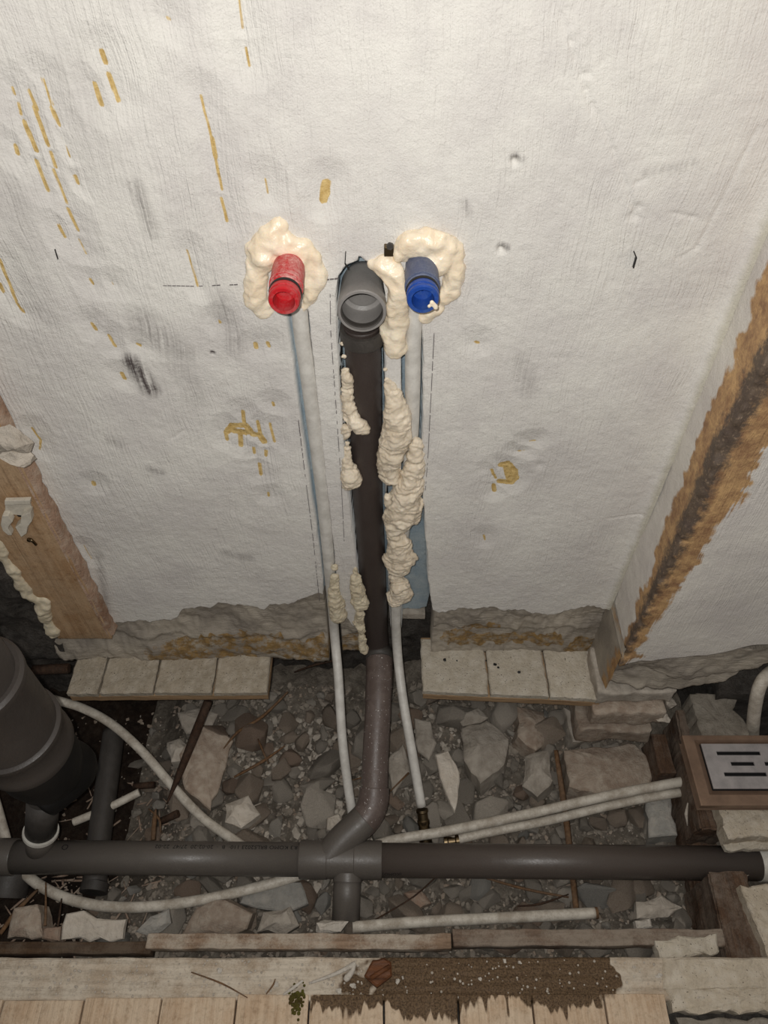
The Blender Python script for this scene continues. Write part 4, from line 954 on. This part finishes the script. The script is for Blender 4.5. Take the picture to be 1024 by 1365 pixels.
for i in range(len(ub) - 1):
    a, b = atz(ub[i] + 1.2, 1325, ZL), atz(ub[i + 1] - 1.2, 1325, ZL)
    zt = ZL + random.uniform(0, .0015) + .001
    yf = -.5005 - (.006 if i < 3 else .003 if i < 5 else 0) - random.uniform(0, .002)
    o = box('floor_board', a.x, b.x, -.78, yf, zt - .014, zt, MT['board'], fl, rough=.0006, cut=.02, bev=.0012, seed=i)
slab('cement_piece', [(886, 1316), (1100, 1313), (1100, 1349), (897, 1349)], ZL + .0, .02, 'screed', 'pale flat slab at the right end of the front boards', seed=67)
slab('cement_piece', [(884, 1278), (1100, 1276), (1100, 1318), (884, 1318)], ZL + .0015, .02, 'screed', 'pale dusty slab at the right end of the floor beam', seed=69, rough=.0012)
slab('cement_piece', [(905, 1358), (1100, 1358), (1100, 1420), (915, 1420)], ZL + .001, .014, 'screed_g', 'last strip of grey floor at the bottom right edge', seed=68)

# debris on the beam
wc = thing('wood_wedge', atz(505, 1300, ZL), 'wet red-brown wood wedge lying on the soaked beam', 'wood')
outl = px([(486, 1300), (496, 1280), (512, 1276), (522, 1282), (523, 1300), (502, 1316)], ZL + .012)
prism('wedge_body', outl, ZL + .012, .012, MT['redwood'], wc, rough=.0006, step=.006, seed=3)
tube('wedge_ridge', [atz(494, 1304, ZL + .014), atz(520, 1288, ZL + .014)], [.003, .003], MT['redwood'], wc, 8, 0)
fk = thing('plaster_flake', atz(440, 1300, ZL), 'white bone-shaped plaster sliver on the soaked part of the beam', 'plaster chip')
tube('flake_shaft', [atz(412, 1311, ZL + .003), atz(440, 1301, ZL + .005), atz(462, 1291, ZL + .006), atz(474, 1284, ZL + .006)], [.0014, .0022, .003, .0034], MT['r_white'], fk, 8, 4)
tube('flake_head', [atz(472, 1285, ZL + .006), atz(470, 1294, ZL + .006), atz(463, 1303, ZL + .005), atz(460, 1307, ZL + .004)], [.003, .0032, .0045, .003], MT['r_white'], fk, 8, 4)
fk2 = props(tube('plaster_flake', [atz(378, 1326, ZL + .003), atz(392, 1316, ZL + .004), atz(404, 1307, ZL + .004)], [.0014, .0022, .0014], MT['r_white'], None, 8, 4), 'thin white plaster sliver crossing the board edge by the moss', 'plaster chip')
for i, (u, v, s, l) in enumerate([(470, 1314, 4.5, 'small white plaster crumb just below the bone-shaped sliver'), (452, 1320, 5, 'flat white plaster crumb on the edge of a wet board'), (443, 1313, 2.5, 'tiny white crumb left of the wood wedge'), (530, 1308, 4, 'white plaster crumb right of the wood wedge'), (537, 1303, 2.5, 'tiny white crumb behind the one right of the wood wedge'),
        (292, 1294, 5, 'pale crumb on the dusty left part of the beam'), (333, 1296, 4, 'smaller pale crumb on the dusty part of the beam'), (368, 1313, 5, 'pale crumb near the moss on the beam'), (673, 1281, 3.5, 'white crumb on the far edge of the soaked beam'), (693, 1283, 3.5, 'brighter white crumb on the far edge of the soaked beam'), (640, 1305, 3, 'pale crumb in the middle of the soaked beam'), (878, 1300, 5, 'flat pale crumb on the slab right of the soaked beam')]):
    c = atz(u, v, ZL + .003); props(rock('plaster_crumb', c, (s * .00105, s * .001, .0022), 200 + i, MT['r_white'], sub=0, npts=12), l, 'plaster chip', 'plaster crumbs on the front beam')
# moss
mo = bmesh.new(); rm = random.Random(3)
for _ in range(70):
    q = atz(395 + rm.gauss(0, 5), 1334 + rm.gauss(0, 10), ZL + .002)
    bmesh.ops.create_icosphere(mo, subdivisions=1, radius=rm.uniform(.0012, .003), matrix=Matrix.Translation(q))
props(frombm('moss_patch', mo, stony('green_brown_moss', (84, 66, 36), (120, 118, 52), (60, 48, 28), .5, rnd=0, sc=160, bump=.004)), 'green brown moss patch on the seam between two boards', 'moss', kind='stuff')
# twigs on the beam
for i, (a, b, l) in enumerate([((255, 1296), (330, 1330), 'thin pale twig slanting across the dusty beam'), ((355, 1325), (367, 1305), 'short reddish splinter on the dusty beam')]):
    props(tube('twig', [atz(*a, ZL + .003), atz((a[0] + b[0]) / 2 + 3, (a[1] + b[1]) / 2 - 2, ZL + .006), atz(*b, ZL + .003)], [.0008, .0012, .0006], MT['stick'], None, 6, 4), l, 'twig')
# white lump where the stub ends
props(rock('plaster_lump', atz(440, 1235, -1.262), (.038, .012, .012), 31, MT['r_white'], sub=2), 'white plaster lump at the lower end of the pipe stub', 'plaster chip')

# ------------------------------------------------------------ rubble: the large pieces one by one
def chunk(label, pts, z, th, mat, seed, tilt=None, dome=.006, rough=.0024, name='rubble_chunk'):
    return slab(name, pts, z, th, mat, label, 'rubble', rough, seed, 'large rubble pieces', tilt, dome, .013)
chunk('dusty brown brick lying aslant left of the hot water pipe', [(240, 1008), (268, 968), (312, 985), (298, 1030), (278, 1078), (246, 1052)], -1.300, .04, 'r_brown', 101, (.1, .25))
chunk('big flat-faced lump right of the cold water pipe', [(616, 966), (650, 958), (680, 985), (672, 1020), (640, 1046), (618, 1010)], -1.292, .05, 'r_grey', 102, (-.1, -.1), .012)
chunk('brown block beside the flat-faced lump, nearer the wall', [(690, 942), (728, 948), (745, 975), (715, 1000), (690, 985)], -1.290, .05, 'r_brown', 103, (0, .15), .01)
chunk('wide rough concrete block behind the paired hoses', [(752, 998), (850, 988), (874, 1020), (868, 1048), (800, 1062), (760, 1050)], -1.296, .05, 'r_brown', 104, (-.12, 0), .006)
chunk('rounded grey stone leaning at the left of the concrete block', [(700, 1008), (728, 1000), (738, 1040), (718, 1062), (698, 1045)], -1.296, .04, 'r_grey', 105, (0, -.2), .014)
chunk('curved flat shard pointing down right of the cold water pipe', [(580, 1006), (598, 1000), (614, 1030), (612, 1062), (606, 1082), (590, 1046)], -1.296, .008, 'r_pale', 106, (0, .12), .002, .0015)
chunk('thin pale shard close beside the cold water pipe', [(552, 958), (574, 962), (582, 990), (572, 1012), (556, 1000)], -1.300, .008, 'r_grey', 107, (.1, 0), .002, .0015)
chunk('flat grey shard between the riser pipe and the cold water pipe', [(516, 1012), (540, 990), (546, 1030), (524, 1060)], -1.306, .01, 'r_grey', 108, (0, 0), .002, .002)
chunk('pale beige slab fragment leaning on the dark batten', [(78, 1252), (88, 1220), (112, 1215), (128, 1226), (168, 1224), (162, 1253)], -1.215, .012, 'r_pale', 109, (.2, 0), .001, .0018)
chunk('bluish stone on edge beside the beige slab fragment', [(182, 1243), (200, 1222), (225, 1214), (228, 1228), (204, 1248)], -1.235, .03, 'r_blue', 110, (.2, .2), .006)
chunk('broad brown lump behind the front batten', [(242, 1246), (262, 1210), (300, 1198), (335, 1218), (330, 1240), (290, 1250)], -1.255, .04, 'r_brown', 111, (.25, 0), .008)
chunk('mossy brown block in the near left corner of the pit', [(8, 1250), (20, 1212), (50, 1205), (56, 1250)], -1.235, .05, 'r_brown', 112, (.15, 0), .006)
chunk('grey rounded stone behind the batten, left of the pipe stub', [(345, 1240), (352, 1216), (388, 1210), (398, 1232), (380, 1244)], -1.262, .03, 'r_grey', 113, (.1, .1), .008)
chunk('smooth grey slab lying under the looping hose', [(330, 1180), (400, 1175), (410, 1205), (380, 1216), (318, 1205)], -1.306, .02, 'r_blue', 114, (.1, 0), .002, .002)
chunk('pale shard lying near the joist at the front of the pit', [(850, 1204), (882, 1196), (912, 1208), (890, 1222), (848, 1222)], -1.290, .012, 'r_grey', 115, (.1, .1), .003)
chunk('white chip behind the front batten near the joist', [(845, 1226), (868, 1222), (870, 1236), (848, 1238)], -1.266, .012, 'r_white', 116, None, .002)
chunk('tall grey block against the joist under the two hoses', [(862, 1066), (892, 1062), (902, 1112), (866, 1116)], -1.295, .04, 'r_blue', 117, (0, -.15), .004)
chunk('pale round lump beside the dark stake', [(222, 990), (240, 984), (252, 996), (246, 1016), (228, 1016)], -1.300, .03, 'r_pale', 118, None, .010)
chunk('pair-like pale lump left of the hot water pipe, low', [(300, 1072), (330, 1060), (345, 1084), (322, 1102), (300, 1094)], -1.306, .03, 'r_pale', 119, None, .010)
chunk('cream shard sticking out between hot pipe and bend', [(436, 1090), (452, 1082), (458, 1096), (446, 1108), (437, 1106)], -1.300, .012, 'r_pale', 120, (0, .2), .002)
chunk('dull red brick fragment beside the beige slab, by the twigs', [(54, 1250), (58, 1236), (80, 1236), (78, 1252)], -1.235, .02, 'r_red', 121, (.1, 0), .002)
chunk('brown shard right of the pipe stub', [(538, 1190), (560, 1184), (576, 1202), (556, 1214)], -1.306, .015, 'r_red', 122, None, .003)
chunk('large dim block under the left tile ledge', [(236, 950), (262, 944), (290, 950), (280, 972), (246, 978)], -1.315, .03, 'r_grey', 123, (.1, .1), .006)
chunk('grey lump under the right tile ledge', [(600, 945), (640, 944), (652, 958), (618, 968)], -1.292, .04, 'r_grey', 124, (.15, 0), .01)
chunk('grey slab piece under the corner of the right ledge', [(752, 945), (800, 950), (806, 980), (765, 990)], -1.285, .04, 'r_grey', 125, (.1, .1), .006)

# ------------------------------------------------------------ rubble: countable middle sizes, each its own object
rnd = random.Random(5)
protos = []
for i in range(26):
    f = rnd.choice([.32, .42, .5, .62, .8]); bm = rock_bm((1, rnd.uniform(.55, .95), f), 500 + i, npts=rnd.choice([14, 16, 20, 24]))
    bmesh.ops.recalc_face_normals(bm, faces=bm.faces)
    bmesh.ops.bevel(bm, geom=list(bm.edges), offset=.035, segments=1, affect='EDGES')
    bmesh.ops.recalc_face_normals(bm, faces=bm.faces)
    me = bpy.data.meshes.new('rubble_stone'); bm.to_mesh(me); bm.free(); protos.append((me, f))
tones = [('r_grey', 'grey', 8), ('r_pale', 'pale', 5), ('r_brown', 'brownish', 5), ('r_blue', 'bluish', 1), ('r_red', 'reddish', 1), ('r_white', 'white', 1)]
bag = [t for t in tones for _ in range(t[2])]
for t_ in tones:
    for me, f in protos: pass
meshes = {(i, t[0]): None for i in range(len(protos)) for t in tones}
def proto(i, m):
    if meshes[i, m] is None:
        me = protos[i][0].copy(); me.materials.append(MT[m]); meshes[i, m] = me
    return meshes[i, m]
def zone(x, y):
    p = (x, y)
    lr = ('by the soil pipe' if x < -.36 else 'left of the dark stake' if x < -.26 else 'left of the hot pipe' if x < -.07 else 'between the water pipes' if x < .05 else 'beyond the cold pipe' if x < .17 else 'by the upright lath' if x < .31 else 'by the dark joist')
    fb = 'before the waste pipe' if y < -.33 else 'behind the waste pipe' if y < -.24 else 'in mid pit' if y < -.14 else 'near the wall footing'
    return fb + ', ' + lr
placed = []; n = 0; tries = 0; used = set()
while n < 295 and tries < 9000:
    tries += 1
    x = rnd.uniform(-.52, .475) if rnd.random() < .35 else rnd.uniform(-.34, .475); y = rnd.uniform(-.415, .015)
    if (x + .492) ** 2 + (y + .232) ** 2 < .065 ** 2: continue
    r = rnd.choice([.015, .018, .022, .026, .032, .038, .044]) * rnd.uniform(.85, 1.15)
    if x < -.36: r *= .8
    if any((x - a) ** 2 + (y - b) ** 2 < (.42 * (r + c)) ** 2 for a, b, c in placed): continue
    size = 'tiny' if r < .0175 else 'small' if r < .0235 else 'medium' if r < .031 else 'larger'
    for _k in range(14):
        i = rnd.randrange(len(protos)); m, tone, _ = rnd.choice(bag)
        form = 'flat' if protos[i][1] < .45 else 'slab-like' if protos[i][1] < .6 else 'blocky' if protos[i][1] < .8 else 'rounded'
        lab = f'{size} {form} {tone} stone {zone(x, y)}'
        if lab not in used: break
    else:
        if n > 200: continue
    used.add(lab)
    if m == 'r_white': r *= .6
    placed.append((x, y, r)); n += 1
    o = bpy.data.objects.new('rubble_stone', proto(i, m)); COL.objects.link(o)
    zc = gz(x, y) + .006 + r * protos[i][1] * .55 + rnd.uniform(0, .008)
    zc = min(zc, -1.302 - r * protos[i][1] * .8) if abs(y + .303) < .05 else zc
    o.location = (x, y, zc); o.rotation_euler = (rnd.gauss(0, .30), rnd.gauss(0, .30), rnd.uniform(0, 6.28)); o.scale = (r, r, r)
    props(o, lab, 'rubble', 'rubble stones on the pit floor')
# the crumbs in between: nobody could count them
def crumbs(name, N, rmin, rmax, mat, label, seed, xr=(-.7, .49), yr=(-.455, .04), lift=0.0):
    rg = np.random.RandomState(seed); base = []
    for i in range(6):
        bm = rock_bm((1, .8, .55), 900 + i, npts=9); bm.faces.ensure_lookup_table(); bmesh.ops.triangulate(bm, faces=bm.faces[:]); bm.verts.index_update()
        base.append((np.array([v.co[:] for v in bm.verts]), np.array([[v.index for v in f.verts] for f in bm.faces]))); bm.free()
    Vs, Fs, off = [], [], 0
    for _ in range(N):
        bv, bf = base[rg.randint(6)]; x = rg.uniform(*xr); y = rg.uniform(*yr); r = rmin + (rmax - rmin) * rg.rand() ** 2.5
        a = rg.uniform(0, 6.28); ca, sa = math.cos(a), math.sin(a); tx = rg.normal(0, .4)
        R = np.array([[ca, -sa, 0], [sa, ca, 0], [0, 0, 1]]) @ np.array([[1, 0, 0], [0, math.cos(tx), -math.sin(tx)], [0, math.sin(tx), math.cos(tx)]])
        Vs.append((bv * r) @ R.T + np.array([x, y, gz(x, y) + r * .3 + lift + .002])); Fs.append(bf + off); off += len(bv)
    me = bpy.data.meshes.new(name); me.from_pydata(np.concatenate(Vs).tolist(), [], np.concatenate(Fs).tolist()); me.update()
    return props(link(name, me, MT[mat], smooth=False), label, 'rubble', kind='stuff')
crumbs('rubble_crumbs', 6200, .0025, .0105, 'crumb', 'loose grey mortar crumbs between the larger stones', 1, xr=(-.40, .49))
crumbs('pale_chips', 620, .004, .013, 'r_pale', 'pale broken plaster chips heaped around the hot water pipe', 11, xr=(-.27, .14), yr=(-.33, -.03), lift=.006)
crumbs('rubble_grit', 2800, .002, .008, 'r_brown', 'brownish grit between the larger stones', 2)
crumbs('plaster_specks', 300, .0016, .004, 'r_white', 'white plaster specks sprinkled over the rubble', 3, lift=.008)
def beam_grit():
    rg = random.Random(8); bm = bmesh.new()
    for _ in range(520):
        x = rg.uniform(-.55, .45); y = rg.uniform(-.505, -.462)
        if -.03 < x < .3 and rg.random() < .55: continue
        r = rg.uniform(.0006, .0020)
        bmesh.ops.create_icosphere(bm, subdivisions=1, radius=r, matrix=Matrix.Translation((x, y, ZL - .002 + r * .5)))
    return props(frombm('beam_grit', bm, MT['r_pale']), 'fine pale grit strewn along the front beam', 'rubble', kind='stuff')
beam_grit()

# ------------------------------------------------------------ sticks, laths and twigs in the pit
def stick(name, label, pts, rads, mat='stick', sq=False, group=None):
    o = tube(name, pts, rads, MT[mat], None, 5 if sq else 7, 4)
    return props(o, label, 'stick', group)
stick('wood_stake', 'long dark pointed stake slanting down from the left tile ledge', [atz(278, 934, -1.20), atz(262, 975, -1.235), atz(240, 1030, -1.268), atz(222, 1072, -1.285)], [.0075, .0085, .0065, .0008], 'darkstick', True)
stick('wood_splinter', 'reddish splinter left of the hot pipe, upper of two', [atz(384, 922, -1.28), atz(350, 955, -1.295), atz(318, 975, -1.298), atz(298, 998, -1.298)], [.002, .003, .0028, .001])
stick('wood_splinter', 'reddish splinter left of the hot pipe, lower of two', [atz(380, 994, -1.295), atz(350, 1015, -1.300), atz(312, 1036, -1.300)], [.0012, .003, .002])
stick('wood_lath', 'upright lath standing in the rubble behind the paired hoses', [atz(741, 1000, -1.285), atz(750, 1060, -1.305), atz(757, 1112, -1.315), atz(768, 1212, -1.292)], [.004, .006, .006, .005], 'stick', True)
stick('thin_twig', 'thin dark twig slanting right of the pipe stub', [atz(588, 1162, -1.295), atz(552, 1195, -1.29), atz(500, 1226, -1.288)], [.0011, .0013, .0010], 'darkstick')
stick('thin_twig', 'long brown twig lying in front of the waste pipe at right', [atz(640, 1168, -1.30), atz(700, 1185, -1.298), atz(758, 1196, -1.30)], [.0016, .0024, .0016])
stick('thin_twig', 'dark twig curving beside the upright lath', [atz(690, 1208, -1.30), atz(720, 1205, -1.295), atz(758, 1192, -1.298)], [.001, .0018, .001], 'darkstick')
stick('wood_splinter', 'pale splinter leaning on the hot pipe', [atz(344, 985, -1.30), atz(350, 1000, -1.295), atz(358, 1018, -1.30)], [.0012, .002, .001])
stick('wood_splinter', 'thin splinter between riser pipe and cold water pipe', [atz(520, 1055, -1.300), atz(545, 1030, -1.296)], [.0012, .0018])
stick('wood_splinter', 'short splinter touching the riser pipe', [atz(468, 1040, -1.30), atz(486, 1036, -1.296)], [.001, .0018])
stick('wood_offcut', 'short dark offcut above the broken hose piece', [atz(178, 1048, -1.32), atz(206, 1046, -1.318)], [.006, .006], 'darkstick', True)
stick('wood_offcut', 'small leaning brown chip between stake and waste pipe', [atz(214, 1095, -1.31), atz(238, 1084, -1.30)], [.006, .007], 'darkstick', True)
stick('wood_splinter', 'pale upright splinter behind the waste pipe beside the stake', [atz(204, 1120, -1.305), atz(206, 1092, -1.30), atz(208, 1078, -1.30)], [.004, .004, .001])
stick('wood_splinter', 'brown splinter leaning by the tip of the stake', [atz(198, 1078, -1.305), atz(212, 1092, -1.30), atz(214, 1110, -1.30)], [.001, .0022, .001])
stick('wood_splinter', 'long brown stick in the near left corner by the mossy block', [atz(0, 1245, -1.24), atz(22, 1215, -1.25), atz(50, 1186, -1.27)], [.003, .004, .002])
stick('wood_splinter', 'thin pale stick hanging behind the beige slab fragment', [atz(61, 1176, -1.25), atz(61, 1210, -1.24), atz(60, 1234, -1.235)], [.001, .0018, .0022])
stick('wood_splinter', 'dark thin stick beside the thin pale one', [atz(82, 1198, -1.25), atz(80, 1215, -1.24), atz(77, 1236, -1.235)], [.001, .0016, .0014], 'darkstick')
stick('wood_block', 'dark wood block showing in the gap beside the left tile ledge', [atz(44, 893, -1.16), atz(92, 891, -1.16)], [.009, .009], 'darkstick', True)
stick('thin_twig', 'brown twig crossing the opening behind the pipes', [atz(392, 896, -1.25), atz(420, 886, -1.24), atz(448, 880, -1.235)], [.001, .0026, .0016], 'darkstick')
# wood litter in the dark corner
def litter():
    rg = random.Random(4); bm = bmesh.new()
    for _ in range(120):
        x = rg.uniform(-.62, -.38); y = rg.uniform(-.44, -.10); z = gz(x, y) + .008; a = rg.uniform(0, 3.14); L = rg.uniform(.006, .02)
        d = Vector((math.cos(a), math.sin(a), rg.uniform(-.3, .3))) * L
        tube_bm([Vector((x, y, z)) - d, Vector((x, y, z)) + d], [rg.uniform(.0008, .0022)] * 2, 5, bm)
    return props(frombm('bark_litter', bm, MT['r_red']), 'brown wood litter in the dark corner under the soil pipe', 'debris', kind='stuff')
litter()
